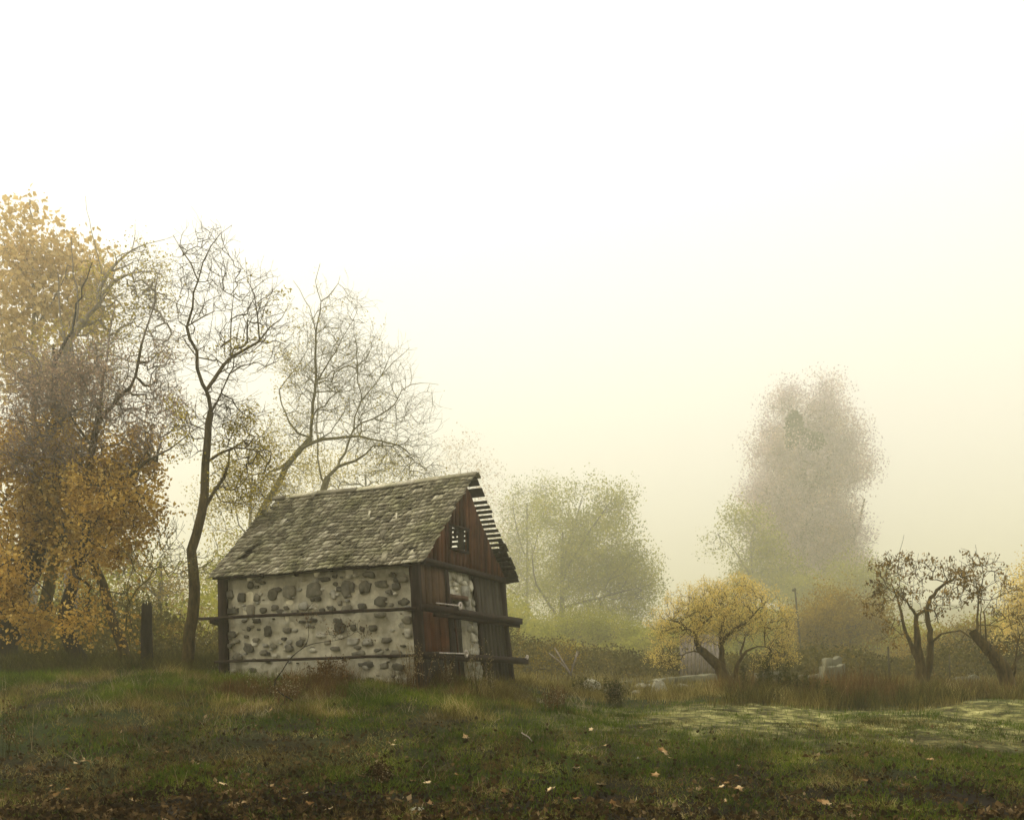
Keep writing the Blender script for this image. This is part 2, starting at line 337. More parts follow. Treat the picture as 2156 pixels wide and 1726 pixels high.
# long wall
mb = MB(); mb.box((.05, 0.02, -.2), (.42, HL, WT)); grid_face(mb, (.03, HL, -.2), (0, -HL, 0), (0, 0, WT+.2), 110, 66, (-1, 0, 0), .05)
lw = mb.build('long_wall', M['mortar'], hut, warp, True); lw['label'] = 'mortared long wall with dark fieldstones'
mb = MB(); rw = [(475,945,60,60,0),(410,1030,75,80,0),(520,1030,60,80,1),(630,1010,100,95,0),(745,990,110,110,1),(925,980,150,130,1),(1150,970,90,130,1),(345,1125,120,50,0),(465,1115,80,90,1),(560,1120,70,55,0),(640,1100,70,50,1),(975,1120,60,40,0),(1045,1110,50,50,0),(1100,1070,30,40,1),(1150,1105,80,50,1),(1255,1095,70,60,0),(1265,960,60,80,0),(510,1195,70,40,0),(455,1250,40,40,0),(585,1262,70,80,0),(330,1290,110,60,0),(830,1200,60,25,0),(435,1305,40,25,0),(1090,1230,100,120,0),(1190,1245,55,55,0),(1250,1255,40,40,0),(700,1320,50,30,1),(450,1385,90,70,1),(620,1370,60,40,1),(730,1385,80,60,1),(810,1350,60,60,1),(550,1420,70,40,1),(370,1450,80,50,0),(310,1370,60,50,1),(720,1260,80,50,1),(840,1090,90,60,2),(1060,1010,50,80,2),(330,1010,60,90,1),(1000,900,120,40,1),(560,925,60,35,0),(780,1130,70,40,1),(960,1290,90,50,2),(1180,1340,100,60,2),(1050,1390,80,40,1),(900,1400,70,40,2),(500,1330,60,40,1)]
rw2 = [(40,960,40,80,1),(135,955,90,100,0),(245,935,110,60,0),(165,870,110,60,0),(295,990,50,30,1),(240,1060,110,90,0),(115,1095,60,50,0),(400,1065,90,45,0),(310,1080,40,30,1),(40,1240,50,50,0),(100,1250,40,40,0),(175,1245,70,60,0),(230,1155,100,50,1),(420,1190,80,60,1),(260,1330,80,50,1),(380,1370,50,20,0),(200,1400,60,30,1),(400,900,80,50,1),(350,950,70,60,1),(330,870,60,40,0),(420,1280,60,70,2),(130,1340,80,50,2),(330,1420,80,40,1),(60,1380,70,40,1),(340,1520,110,60,0),(240,1510,70,50,1),(130,1500,90,50,1)]
for lst, zf in ((rw, Z1), (rw2, Z2)):
    for x, y, sw, sh, k in lst:
        ly, lz = lp((x, y), zf)
        mb.stone((.0, ly, lz), (0, -1, 0), (0, 0, 1), (-1, 0, 0), sw/2.876/1.1596/F*20*.93, sh/2.876/1.1596/F*20*.88, rng.uniform(.022, .045), k)
for _ in range(170):
    ly = rng.uniform(.15, HL-.1); lz = rng.uniform(0.1, 2.5); s_ = rng.uniform(.03, .12)
    mb.stone((.005, ly, lz), (0, -1, 0), (0, 0, 1), (-1, 0, 0), s_*1.5, s_*.9, rng.uniform(.012, .028), int(rng.choice([0, 1, 1, 2, 2])), 8)
sw_ = mb.build('fieldstones', [M['stone_dark'], M['stone_mid'], M['stone_pale']], lw, warp, False)
# gable wall (rubble) with a doorway
dx0 = gp((722, 1060))[0]; dx1 = gp((832, 1060))[0]; dz = gp((770, 1045))[1]
mb = MB(); mb.box((.45, .06, -.2), (dx0, .42, WT-.03)); mb.box((dx1, .06, -.2), (HW-.03, .42, WT-.05)); mb.box((dx0, .06, dz), (dx1, .42, WT-.04))
gw = mb.build('gable_wall', M['mortar'], hut, warp)
mb = MB()
for x, y, sw, sh in [(770,860,52,92),(815,880,60,110),(740,870,42,75),(785,935,42,34),(735,940,50,60),(760,995,60,60),(722,1000,40,55),(800,1010,44,50),(860,890,60,60),(855,990,64,105),(890,950,34,80),(845,1062,60,50),(893,1070,34,55),(850,1112,62,50),(895,1118,34,44),(880,1185,66,60),(890,1250,72,90),(880,1315,84,60),(890,1390,92,90),(890,1465,80,60),(895,1530,84,74),(900,1605,88,74),(725,825,60,30),(690,800,60,24),(640,795,60,22),(590,790,60,20),(545,788,50,20),(830,845,70,26),(880,855,60,22),(925,868,50,20),(850,930,40,40),(700,900,34,60),(700,960,34,50),(855,1160,34,34),(850,1240,30,60),(850,1420,30,70),(850,1520,34,80)]:
    lx, lz = gp((x, y)); k_ = (19.3+.907*lx)/F/2.876/1.1596
    mb.stone((lx+(.10 if lz < dz and x > 830 else 0), .05, lz), (1, 0, 0), (0, 0, 1), (0, -1, 0), sw*k_*(1.55 if lz < dz else 1.9), sh*k_*1.02, rng.uniform(.035, .07), 0, 9, .18)
for _ in range(70):
    lx, lz = gp((rng.uniform(700, 930), rng.uniform(800, 1640)))
    if dx0 < lx < dx1+.12 and lz < dz: continue
    mb.stone((lx, .06, lz), (1, 0, 0), (0, 0, 1), (0, -1, 0), rng.uniform(.06, .15), rng.uniform(.05, .1), rng.uniform(.03, .07), 0, 8, .16)
mb.build('rubble_stones', M['stone_pale'], gw, warp)
# far and rear walls
mb = MB(); mb.box((HW-.4, .43, -.2), (HW, HL-.43, WT)); mb.build('far_wall', M['mortar'], hut, warp)
mb = MB(); mb.box((.43, HL-.4, -.2), (HW, HL, WT)); mb.build('rear_wall', M['mortar'], hut, warp)
mb = MB(); mb.box((.4, .4, .05), (HW-.4, HL-.4, .12)); mb.build('earth_floor', M['dark_board'], hut)
# door and frame
mb = MB()
for i in range(4):
    a = dx0+.07+i*(dx1-dx0-.14)/4; mb.box((a, .07, .0), (a+(dx1-dx0-.14)/4-.012, .11, dz-.1), jit=.003)
dr = mb.build('door', M['dark_board'], hut, warp)
for zb_ in (.4, 1.35):
    mb = MB(); mb.box((dx0+.1, .055, zb_), (dx1-.1, .069, zb_+.08)); mb.build('door_batten', M['timber'], dr, warp)
mb = MB(); mb.bar((dx0+.02, .02, -.1), (dx0+.02, .02, dz), .10, .12); mb.build('door_jamb', M['timber'], hut, warp)
mb = MB(); mb.bar((dx0-.12, .0, dz+.05), (dx1+.1, .0, dz+.05), .12, .10, segs=4, jit=.006); mb.build('door_lintel', M['panel_board'], hut, warp)
mb = MB(); mb.tube([(dx0+.1, -.09, .0), (dx0+.08, -.09, dz*.55), (dx0+.02, -.08, dz*.95)], [.018]*3, 8); mb.build('iron_pipe', M['iron'], hut, warp)
# posts
def post(p, q, w_, h, mat='timber', nm='corner_post'):
    b = MB(); b.bar(p, q, w_, h, segs=5, jit=.006); return b.build(nm, M[mat], hut, warp)
post((-.07, -.06, -.15), (-.03, -.02, WT-.02), .17, .17); post((-.06, HL-.05, -.1), (-.05, HL-.06, WT-.05), .16, .15)
post((HW+.05, -.02, -.15), (HW-.05, -.02, WT-.05), .17, .16)
px_, _ = gp((700, 1000)); post((px_+.03, -.03, -.15), (px_, -.03, WT-.08), .12, .10, nm='wall_post')
px2, _ = gp((905, 1000)); post((px2+.20, -.02, -.15), (px2, -.02, WT-.1), .09, .07, nm='wall_post')
# board panels of the gable wall
def panel(xa, xb, za, zb, n, mat, nm, y0=-.02, lean=0):
    b = MB(); xs = np.linspace(xa, xb, n+1)
    for i in range(n):
        yo = rng.normal(0, .006); e = rng.normal(0, .012)
        V = [(xs[i]+.004+lean, y0+yo, za), (xs[i+1]-.004+lean, y0+yo, za), (xs[i+1]-.004+lean, y0+.03+yo, za), (xs[i]+.004+lean, y0+.03+yo, za),
             (xs[i]+.004, y0+yo, zb+e), (xs[i+1]-.004, y0+yo, zb+e), (xs[i+1]-.004, y0+.03+yo, zb+e), (xs[i]+.004, y0+.03+yo, zb+e)]
        b.add(V, [(0,3,2,1),(4,5,6,7),(0,1,5,4),(1,2,6,5),(2,3,7,6),(3,0,4,7)])
    return b.build(nm, M[mat], hut, warp)
pn = panel(.05, px_-.05, 1.72, WT-.03, 4, 'panel_board', 'board_panel', -.035); pn['label'] = 'upper brown board panel beside the corner post'
pn = panel(.06, px_-.02, .78, 1.70, 3, 'red_board', 'board_panel', -.045); pn['label'] = 'rusty red-brown lower board panel'
pn = panel(.08, px_+.02, -.1, .78, 4, 'dark_board', 'board_panel', -.03); pn['label'] = 'dark board panel under the lower beam'
pn = panel(px2+.05, HW-.04, -.1, WT-.12, 7, 'dark_board', 'board_panel', -.035, .10); pn['label'] = 'dark grey board panel on the far half of the gable'
# tie beams round the hut
zU, zL = 3.03-BZ, 2.11-BZ
def beam(p, q, w_, h, nm='tie_beam', mat='timber'):
    b = MB(); b.bar(p, q, w_, h, segs=8, jit=.005); return b.build(nm, M[mat], hut)
beam((-.19, -.1, zU-.02), (-.17, HL+.52, zU-.08), .07, .06); beam((-.19, -.15, zL), (-.17, HL+.08, zL-.085), .07, .055)
beam((-.30, HL+.05, zU-.14), (.3, HL+.30, zU-.16), .1, .12); 
beam((-.1, -.20, zU+.0), (gp((1165, 1185))[0]-.10, -.20, zU-.03), .13, .135); beam((-.1, -.24, zL), (gp((1200, 1475))[0]-.12, -.24, zL-.02), .13, .15)
beam((.25, -.22, zU-.11), (gp((1160, 1190))[0]-.03, -.16, zU-.13), .06, .09)
def tie_rod(xa, xb, z, y=-.31, R=.082):
    b = MB(); b.tube([(xa, y, z), (xb, y, z+.012)], [.014, .014], 8); r = b.build('tie_rod', M['rod'], hut)
    b = MB(); n = 20; V = []; 
    for yy_, rr in ((y-.012, .030), (y-.012, R), (y+.012, R), (y+.012, .030)):
        for k in range(n): V.append((xb+.02+rr*math.cos(6.2832*k/n)*1.0, yy_, z+.012+rr*math.sin(6.2832*k/n)))
    b.add(V, [(j*n+k, ((j+1)%4)*n+k, ((j+1)%4)*n+(k+1)%n, j*n+(k+1)%n) for j in range(4) for k in range(n)])
    b.build('washer', M['rod'], r)
xa, _ = gp((525, 1105)); xb, z_ = gp((697, 1097)); tie_rod(xa-.02, xb-.05, z_)
xa, _ = gp((548, 1435)); xb, z_ = gp((740, 1430)); tie_rod(xa-.02, xb-.05, z_)
xb, z_ = gp((1208, 1455)); tie_rod(xb-.42, xb-.32, z_, -.318, .055)
# top plate and roof
RX, RZt, EX0, EX1, EZ = 1.975, 5.97-BZ, -.22, 4.17, 3.86-BZ
def slope_pt(s, y, side, off=0.0):
    """s = 0 at the ridge, 1 at the eave; off lifts off the surface"""
    ex = EX0 if side < 0 else EX1
    x = RX+(ex-RX)*s; z = RZt+(EZ-RZt)*s
    sag = -.05*math.sin(math.pi*min(max(y/HL, 0), 1))*(1-s)-.03*math.sin(math.pi*s)+.02*math.sin(y*2.3+s*4)
    dx, dz_ = ex-RX, EZ-RZt; L = math.hypot(dx, dz_); nx_, nz_ = -dz_/L*(-1 if side < 0 else 1), abs(dx)/L
    if side < 0: nx_ = -abs(nx_)
    else: nx_ = abs(nx_)
    return np.array([x+nx_*off, y, z+sag+nz_*off-.02*max(y, 0)])
SL = math.hypot(EX0-RX, EZ-RZt)
def slope_box(mb, s0, s1, y0, y1, side, off, th, m=0, lift=0.0, skew=0.0, edge=0.0):
    V = []
    for o_ in (off, off+th):
        for s_, y_, l_ in ((s0, y0+skew, 0), (s0, y1+skew, 0), (s1, y1, lift), (s1+edge, y0, lift)): V.append(slope_pt(s_, y_, side, o_+l_))
    mb.add(V, [(0,1,2,3),(7,6,5,4),(0,4,5,1),(1,5,6,2),(2,6,7,3),(3,7,4,0)], m)
roof = None
mb = MB(); NR = 23; ex_ = 1.0/NR
holes = []
for a in [((430, 750), .11, .055), ((470, 720), .10, .03), ((495, 695), .07, .03), ((605, 400), .07, .05), ((640, 355), .10, .025)]:
    holes.append((Z1(*a[0]), a[1], a[2]))
for a in [((490, 270), .13, .02), ((360, 355), .12, .018), ((650, 325), .12, .018)]: holes.append((Z2(*a[0]), a[1], a[2]))
def roof_uv(pxy):           # picture point on the near slope -> (s, y)
    best = None
    for s_ in np.linspace(0, 1, 61):
        for y_ in np.linspace(-.2, HL+.2, 61):
            q = slope_pt(s_, y_, -1); wx = C0[0]+q[0]*.422-q[1]*.907; wy = C0[1]+q[0]*.907+q[1]*.422; wz = q[2]+BZ
            e = (CX+wx/wy*F-pxy[0])**2+(HY-(wz-EYE)/wy*F-pxy[1])**2
            if best is None or e < best[0]: best = (e, s_, y_)
    return best[1], best[2]
HU = [(*roof_uv(h[0]), h[1], h[2]) for h in holes]
for r in range(NR, 0, -1):
    s1 = r*ex_; y = -.22+rng.uniform(-.06, 0); ymax = HL+.22
    while y < ymax:
        wd = float(rng.choice([rng.uniform(.05, .08), rng.uniform(.08, .13), rng.uniform(.12, .18)])); y1 = min(y+wd, ymax+rng.uniform(-.03, .04))
        sm, ym = s1-ex_*.5, (y+y1)/2
        skip = any(abs(sm-h[0]) < h[3]+.012 and abs(ym-h[1]) < h[2] for h in HU) or rng.random() < .008 or (r == 1 and (ym > 4.1 and ym < 4.55))
        if not skip:
            e1 = s1+rng.normal(0, .0045); ex2 = rng.random() < .05
            rot = rng.normal(0, .006)+(rng.normal(0, .05) if rng.random() < .03 else 0)
            slope_box(mb, max(s1-ex_*(1.9), 0), e1+(rng.uniform(.01, .03) if ex2 and r < NR else 0), y+.007, y1-.007, -1, .004, rng.uniform(.015, .020), 0,
                      .040+abs(rng.normal(0, .0025))+(.02 if rng.random() < .03 else 0), rot, rng.normal(0, .002))
        y = y1
# slipped and loose shingles lying on the slope
for zx, zy, l_, w2, sk in [(265,600,.36,.13,.10),(370,700,.30,.20,.05),(425,660,.22,.12,-.15),(280,770,.34,.13,.10),(175,470,.34,.05,.12),(360,480,.34,.04,.15)]:
    s_, y_ = roof_uv(Z2(zx, zy)); slope_box(mb, s_-l_/2/SL, s_+l_/2/SL, y_-w2/2, y_+w2/2, -1, .05, .014, 0, .012, sk)
for zx, zy, l_, w2, sk in [(700,520,.30,.12,.02),(480,770,.30,.10,.06),(920,340,.25,.12,.05)]:
    s_, y_ = roof_uv(Z1(zx, zy)); slope_box(mb, s_-l_/2/SL, s_+l_/2/SL, y_-w2/2, y_+w2/2, -1, .05, .014, 0, .012, sk)
roof = mb.build('roof', M['shingle'], hut); roof['label'] = 'grey split-shingle near roof slope with gaps and slipped shingles'
mb = MB()
for i in range(24):
    s_ = .02+i*.0415; slope_box(mb, s_-.012, s_+.012, -.16, HL+.15, -1, -.03, .028)
mb.build('roof_battens', M['timber'], roof)
mb = MB()
y = -.30
while y < HL-.35:
    l_ = rng.uniform(.7, 1.6); y1 = min(y+l_, HL-.3)
    for side, dd in ((-1, 0), (1, .01)):
        slope_box(mb, -.004, .045, y, y1, side, .048+dd+rng.uniform(0, .008), .02, 0, .004, 0)
    y = y1+.003
slope_box(mb, .0, .05, HL-.15, HL+.22, -1, .055, .02)
mb.build('ridge_board', M['shingle'], roof)
# far slope: bare laths with the sky between, shingles left only near its eave
mb = MB()
slope_box(mb, .02, .092, -.24, HL+.1, 1, .0, .02); slope_box(mb, .112, .185, -.26, HL, 1, .0, .02)
fr = mb.build('far_roof', M['dark_board'], hut); fr['label'] = 'stripped far roof slope of open laths'
k = 0; s_ = .222
while s_ < .99:
    b = MB(); y0 = -.26+rng.uniform(-.03, .04); slope_box(b, s_, s_+.0235, y0, HL+.1, 1, .0+rng.uniform(-.003, .003), .022, 0, 0, 0)
    b.build('roof_lath', M['dark_board'], fr); s_ += .043+rng.normal(0, .0012)
mb = MB()
for r in range(NR, 14, -1):
    s1 = r*ex_; y = -.24+rng.uniform(-.05, .03)
    while y < HL+.1:
        wd = rng.uniform(.08, .2)
        if rng.random() < (.97 if r > 18 else (.62 if r > 16 else .3)):
            slope_box(mb, s1-ex_*1.8, s1+rng.normal(0, .003), y+.004, y+wd-.004, 1, .03, .014, 0, .02, rng.normal(0, .006))
        y += wd
mb.build('far_shingles', M['dark_board'], fr)
# rafters and plates
for y in np.linspace(.25, HL-.15, 6):
    b = MB(); 
    for side in (-1, 1): b.bar(slope_pt(.03, y, side, -.10), slope_pt(.95, y, side, -.10), .06, .11)
    b.build('rafter', M['timber'], hut)
mb = MB(); mb.bar((-.02, -.15, WT-.07), (-.02, HL+.1, WT-.17), .16, .13); mb.bar((HW, .1, WT-.1), (HW, HL, WT-.1), .16, .14); mb.build('wall_plate', M['timber'], hut)
# boarded gable with a window opening
zb = 4.0-BZ
wx0, wz1 = gp((722, 530)); wx1, wz0 = gp((832, 705)); wx1 += .03
def under(x):               # underside of the roof at x
    s_ = (RX-x)/(RX-EX0) if x < RX else (x-RX)/(EX1-RX); return RZt+(EZ-RZt)*s_-.09-.03*math.sin(math.pi*s_)
mb = MB(); x = .02; yb = .02
while x < HW-.03:
    wd = min(rng.uniform(.13, .2), HW-.01-x); x1 = x+wd; off = rng.normal(0, .006)+(0 if rng.random() < .8 else -.018)
    def brd(xa, xb, za, zc, zd):
        V = [(xa, yb+off, za), (xb, yb+off, za), (xb, yb+.024+off, za), (xa, yb+.024+off, za), (xa, yb+off, zc), (xb, yb+off, zd), (xb, yb+.024+off, zd), (xa, yb+.024+off, zc)]
        mb.add(V, [(0,3,2,1),(4,5,6,7),(0,1,5,4),(1,2,6,5),(2,3,7,6),(3,0,4,7)])
    pieces = [(x, x1)]
    if x < wx0 < x1: pieces = [(x, wx0), (wx0, x1)]
    elif x < wx1 < x1: pieces = [(x, wx1), (wx1, x1)]
    for a, b_ in pieces:
        a2, b2 = a+.004, b_-.004
        if b2-a2 < .01: continue
        if a >= wx0-1e-6 and b_ <= wx1+1e-6:
            brd(a2, b2, zb-.03, wz0, wz0); brd(a2, b2, wz1, max(under(a2), wz1+.02), max(under(b2), wz1+.02))
        else:
            zt1, zt2 = under(a2), under(b2)
            if a2 < RX < b2: brd(a2, RX, zb-.03, zt1, under(RX)); brd(RX+.001, b2, zb-.03, under(RX), zt2)
            else: brd(a2, b2, zb-.03+rng.normal(0, .008), zt1, zt2)
    x = x1
gb = mb.build('gable_boards', M['red_board'], hut)
mb = MB(); 
for a, b_ in (((wx0-.02, -.005, wz0), (wx0-.02, -.005, wz1)), ((wx1+.02, -.005, wz0), (wx1+.02, -.005, wz1)), ((wx0-.06, -.006, wz1+.03), (wx1+.06, -.006, wz1+.03)), ((wx0-.06, -.006, wz0-.03), (wx1+.06, -.006, wz0-.03))):
    mb.bar(a, b_, .045, .045)
wf = mb.build('window_frame', M['timber'], gb)
mb = MB(); mb.bar((wx0+.26, .06, wz0+.25), (wx0+.42, .06, wz1+.1), .12, .02); mb.bar((wx0+.56, .07, wz0-.1), (wx0+.58, .07, wz1+.1), .24, .02); mb.build('loose_board', M['dark_board'], wf)
mb = MB(); mb.bar((-.05, .0, zb-.02), (HW+.02, .0, zb-.08), .06, .12, segs=6, jit=.006); mb.build('gable_sill', M['timber'], gb)
mb = MB(); x = .35
while x < HW-.3:
    x1 = x+.25; z2 = lambda q: under(q)-.02
    V = [(x, HL+.02, zb-.1), (x1-.004, HL+.02, zb-.1), (x1-.004, HL+.05, zb-.1), (x, HL+.05, zb-.1), (x, HL+.02, z2(x)-.1), (x1-.004, HL+.02, z2(x1)-.1), (x1-.004, HL+.05, z2(x1)-.1), (x, HL+.05, z2(x)-.1)]
    mb.add(V, [(0,3,2,1),(4,5,6,7),(0,1,5,4),(1,2,6,5),(2,3,7,6),(3,0,4,7)]); x = x1
mb.build('rear_gable_boards', M['dark_board'], hut)
#PART2
# ------------------------------------------------------------------ trees: skeleton + fill
class Tree:
    def __init__(s, cap=60000):
        s.p = np.zeros((cap, 3), np.float32); s.par = np.full(cap, -1, np.int64); s.rmin = np.zeros(cap); s.lvl = np.zeros(cap); s.n = 0; s.tips = []; s.main = 0; s.rs = 1.0
    def add(s, p, par, r=0, l=0):
        i = s.n; s.p[i] = p; s.par[i] = par; s.rmin[i] = r; s.lvl[i] = l; s.n += 1; return i
    def limb(s, pts, r0, r1, root=False, step=.25, wob=.02):
        r0 *= s.rs; r1 *= s.rs; step *= s.rs; wob *= s.rs; pts = [np.asarray(q, float) for q in pts]
        if root or s.n == 0: last = s.add(pts[0], -1, r0)
        else: last = int(np.argmin(((s.p[:s.n]-pts[0])**2).sum(1)))
        # smooth the polyline (Catmull-Rom)
        q = [pts[0]]+pts+[2*pts[-1]-pts[-2]]; out_ = []
        for i in range(1, len(q)-2):
            a, b, c_, d = q[i-1], q[i], q[i+1], q[i+2]; n = max(1, int(np.linalg.norm(c_-b)/step))
            for k in range(1, n+1):
                u = k/n; out_.append(.5*((2*b)+(-a+c_)*u+(2*a-5*b+4*c_-d)*u*u+(-a+3*b-3*c_+d)*u**3))
        for k, x in enumerate(out_):
            f = (k+1)/len(out_); last = s.add(x+rng.normal(0, wob, 3), last, r0+(r1-r0)*f)
        s.main = s.n; return last
    def fill(s, pts, step=.3, lift=.25, pref=.0, wob=.05, minz=None):
        """grow a twig from the nearest wood to every point; pts ordered from the wood outwards"""
        step *= s.rs; pts = np.asarray(pts, np.float32); d0 = np.array([((s.p[:s.n]-q)**2).sum(1).min() for q in pts]); o = np.argsort(d0)
        for q in pts[o]:
            dv = q-s.p[:s.n]; d = np.sqrt((dv**2).sum(1)); 
            # favour wood that lies lower than the tip so twigs rise
            cost = d*(1+pref*np.clip(-dv[:, 2]/(d+1e-6)+.35, 0, 2))
            j = int(np.argmin(cost)); D = float(d[j])
            if D < .04: continue
            a = s.p[j].astype(float); pj = s.par[j]; n = max(1, int(round(D/step)))
            dr = (a-s.p[pj]) if pj >= 0 else np.array([0, 0, 1.]); dr = dr/(np.linalg.norm(dr)+1e-6)
            mid = a+dr*D*.20+np.array([0, 0, lift*D*.30])+(q-a)*.36; last = j
            for k in range(1, n+1):
                u = k/n; x = a*(1-u)**2+2*mid*u*(1-u)+q*u*u
                if k < n: x = x+rng.normal(0, wob*step, 3)
                last = s.add(x, last, 0, s.lvl[j]+1)
            s.tips.append(last)
    def sprout(s, n_per, length, spread=.6, up=.3, droop=0., from_all=.0):
        """fine twigs at every tip (and at a share of all nodes)"""
        length *= s.rs; base = list(s.tips)
        if from_all: base += list(np.nonzero((rng.random(s.n) < from_all) & (np.arange(s.n) >= 8))[0])
        new = []
        for t_ in base:
            a = s.p[t_].astype(float); pj = s.par[t_]; dr = a-s.p[pj] if pj >= 0 else np.array([0, 0, 1.]); dr = dr/(np.linalg.norm(dr)+1e-6)
            for _ in range(n_per):
                v = dr+rng.normal(0, spread, 3)+np.array([0, 0, up]); v /= np.linalg.norm(v); l_ = length*rng.uniform(.5, 1.2)
                b = s.add(a+v*l_*.5+rng.normal(0, .03*length, 3), t_, 0, 9); v2 = v+rng.normal(0, .25, 3)+np.array([0, 0, -droop])
                v2 /= np.linalg.norm(v2); new.append(s.add(s.p[b]+v2*l_*.5, b, 0, 9))
        s.tips = new
    def radii(s, rt, ex=2.2):
        w_ = np.zeros(s.n); leafn = np.ones(s.n, bool); leafn[s.par[:s.n][s.par[:s.n] >= 0]] = False; w_[leafn] = 1
        for i in range(s.n-1, 0, -1):
            if s.par[i] >= 0: w_[s.par[i]] += w_[i]
        r = rt*np.maximum(w_, 1)**(1/ex); r = np.where(s.rmin[:s.n] > 0, s.rmin[:s.n], r)
        for i in range(1, s.n):
            if s.par[i] >= 0: r[i] = min(r[i], r[s.par[i]])
        return r
    def mesh(s, r, sel, sides):
        """frustums for the nodes in sel; returns verts, quads"""
        n = s.n; p = s.p[:n].astype(float); par = s.par[:n]
        pp = np.where(par >= 0, par, 0); d = p-p[pp]; ln = np.linalg.norm(d, axis=1, keepdims=True); d = d/np.maximum(ln, 1e-6); d[par < 0] = (0, 0, 1)
        # the thickest child continues its parent's ring
        order = np.argsort(r); best = np.full(n, -1)
        for i in order:
            if par[i] >= 0: best[par[i]] = i
        cont = np.zeros(n, bool); ok = best >= 0; cont[best[ok]] = True; cont &= (r > .7*r[pp])
        nd_ = d.copy(); kk = np.nonzero(ok)[0]; kk = kk[cont[best[kk]]]; nd_[kk] = d[kk]+d[best[kk]]; nd_ /= np.linalg.norm(nd_, axis=1, keepdims=True)+1e-9
        sel = sel[par[sel] >= 0]
        dA = np.where(cont[sel][:, None], nd_[pp[sel]], d[sel]); rA = np.where(cont[sel], r[pp[sel]], r[sel]); dB = nd_[sel]; rB = r[sel]
        ref = np.array([.83, .54, .12])
        def ring(c_, dd, rr):
            u = np.cross(dd, ref); u /= np.linalg.norm(u, axis=1, keepdims=True)+1e-9; v = np.cross(dd, u)
            a = np.arange(sides)*2*math.pi/sides
            return c_[:, None, :]+rr[:, None, None]*(u[:, None, :]*np.cos(a)[None, :, None]+v[:, None, :]*np.sin(a)[None, :, None])
        A = ring(p[pp[sel]], dA, rA); B = ring(p[sel], dB, rB); m_ = len(sel)
        V = np.concatenate([A, B], 1).reshape(-1, 3); base = (np.arange(m_)*2*sides)[:, None]; k = np.arange(sides)
        Fq = np.stack([base+k, base+(k+1) % sides, base+sides+(k+1) % sides, base+sides+k], -1).reshape(-1, 4)
        return V, Fq
def leaf_quads(cen, size, droop=0., flat=0., asp=.55):
    n = len(cen); u = rng.normal(0, 1, (n, 3)); u[:, 2] -= droop; u /= np.linalg.norm(u, axis=1, keepdims=True)
    v = np.cross(u, rng.normal(0, 1, (n, 3))); v[:, 2] *= (1-flat); v /= np.linalg.norm(v, axis=1, keepdims=True)+1e-9
    w_ = np.cross(u, v); s_ = size*rng.uniform(.4, 1.45, (n, 1))
    c_ = np.asarray(cen); V = np.stack([c_, c_+u*s_*.5+v*s_*asp*.5+w_*s_*.12, c_+u*s_, c_+u*s_*.45-v*s_*asp*.5+w_*s_*.12], 1).reshape(-1, 3)
    return V, np.arange(n*4).reshape(-1, 4)
def build_tree(name, label, cat, T, rt, bark, leafm=None, lpt=0, lsize=.08, lspread=.12, droop=0., group=None, extra=None, ex=2.2, keep=None, thick=.028, asp=.55, twig=None, sink=.15):
    rt *= T.rs; lsize *= T.rs; lspread *= T.rs; thick *= T.rs; r = T.radii(rt, ex); loc = T.p[0].astype(float); loc = np.array([loc[0], loc[1], loc[2]])
    o = empty(name, tuple(loc), label, cat, group)
    idx = np.arange(1, T.n); big = idx[r[idx] >= thick]; sm = idx[r[idx] < thick]
    if len(big):
        V, Q = T.mesh(r, big, 8); mesh_np('trunk', V-loc, Q, M[bark], o, smooth=True)
    if len(sm):
        V, Q = T.mesh(r, sm, 3); mesh_np('twigs', V-loc, Q, M[twig or bark], o)
    if leafm:
        tips = T.p[np.array(T.tips)].astype(float)
        if keep is not None: tips = tips[keep(tips)]
        c_ = np.repeat(tips, lpt, 0); dv = rng.normal(0, 1, c_.shape); dv /= np.linalg.norm(dv, axis=1, keepdims=True); c_ = c_+dv*(rng.random((len(c_), 1))**.5)*lspread*1.6
        if extra is not None: c_ = np.concatenate([c_, extra])
        V, Q = leaf_quads(c_, lsize, droop, asp=asp); mesh_np('crown', V-loc, Q, M[leafm], o)
    return o
def blob_pts(blobs, Y, n, dep=.8, seed=0, hollow=0., thr=.0):
    """points in ellipsoids given as (px, py, rx, ry) at distance Y"""
    A = np.array([b[2]*b[3] for b in blobs], float); ks = rng.choice(len(blobs), n, p=A/A.sum()); out_ = []
    for k in ks:
        b = blobs[k]; v = rng.normal(0, 1, 3); v /= np.linalg.norm(v); rr = (hollow+(1-hollow)*rng.random())**(1/2.2); v *= rr
        yo = b[4] if len(b) > 4 else 0
        q = P(b[0]+v[0]*b[2], b[1]+v[2]*b[3], Y+yo+v[1]*(b[2]+b[3])/2/F*Y*dep)
        out_.append(q)
    out_ = np.array(out_)
    if thr: out_ = out_[vnoise(out_[:, 0]*1.0+out_[:, 1]*.6, out_[:, 2], 1.1*Y/28, 40+seed) > thr]
    return out_
def L(zf, pts, Y, dy=None):
    """limb points from a zoomed picture, with a depth offset that grows along the limb"""
    n = len(pts); res = []
    for i, q in enumerate(pts):
        px, py = zf(*q) if zf else q; o = 0 if dy is None else dy*i/(n-1); res.append(P(px, py, Y+o))
    return res
def foot(px, Y, extra=.1):
    x = (px-CX)/F*Y; return np.array([x, Y, float(ground_z(x, Y))-extra])
px2r = lambda px, Y: px/F*Y
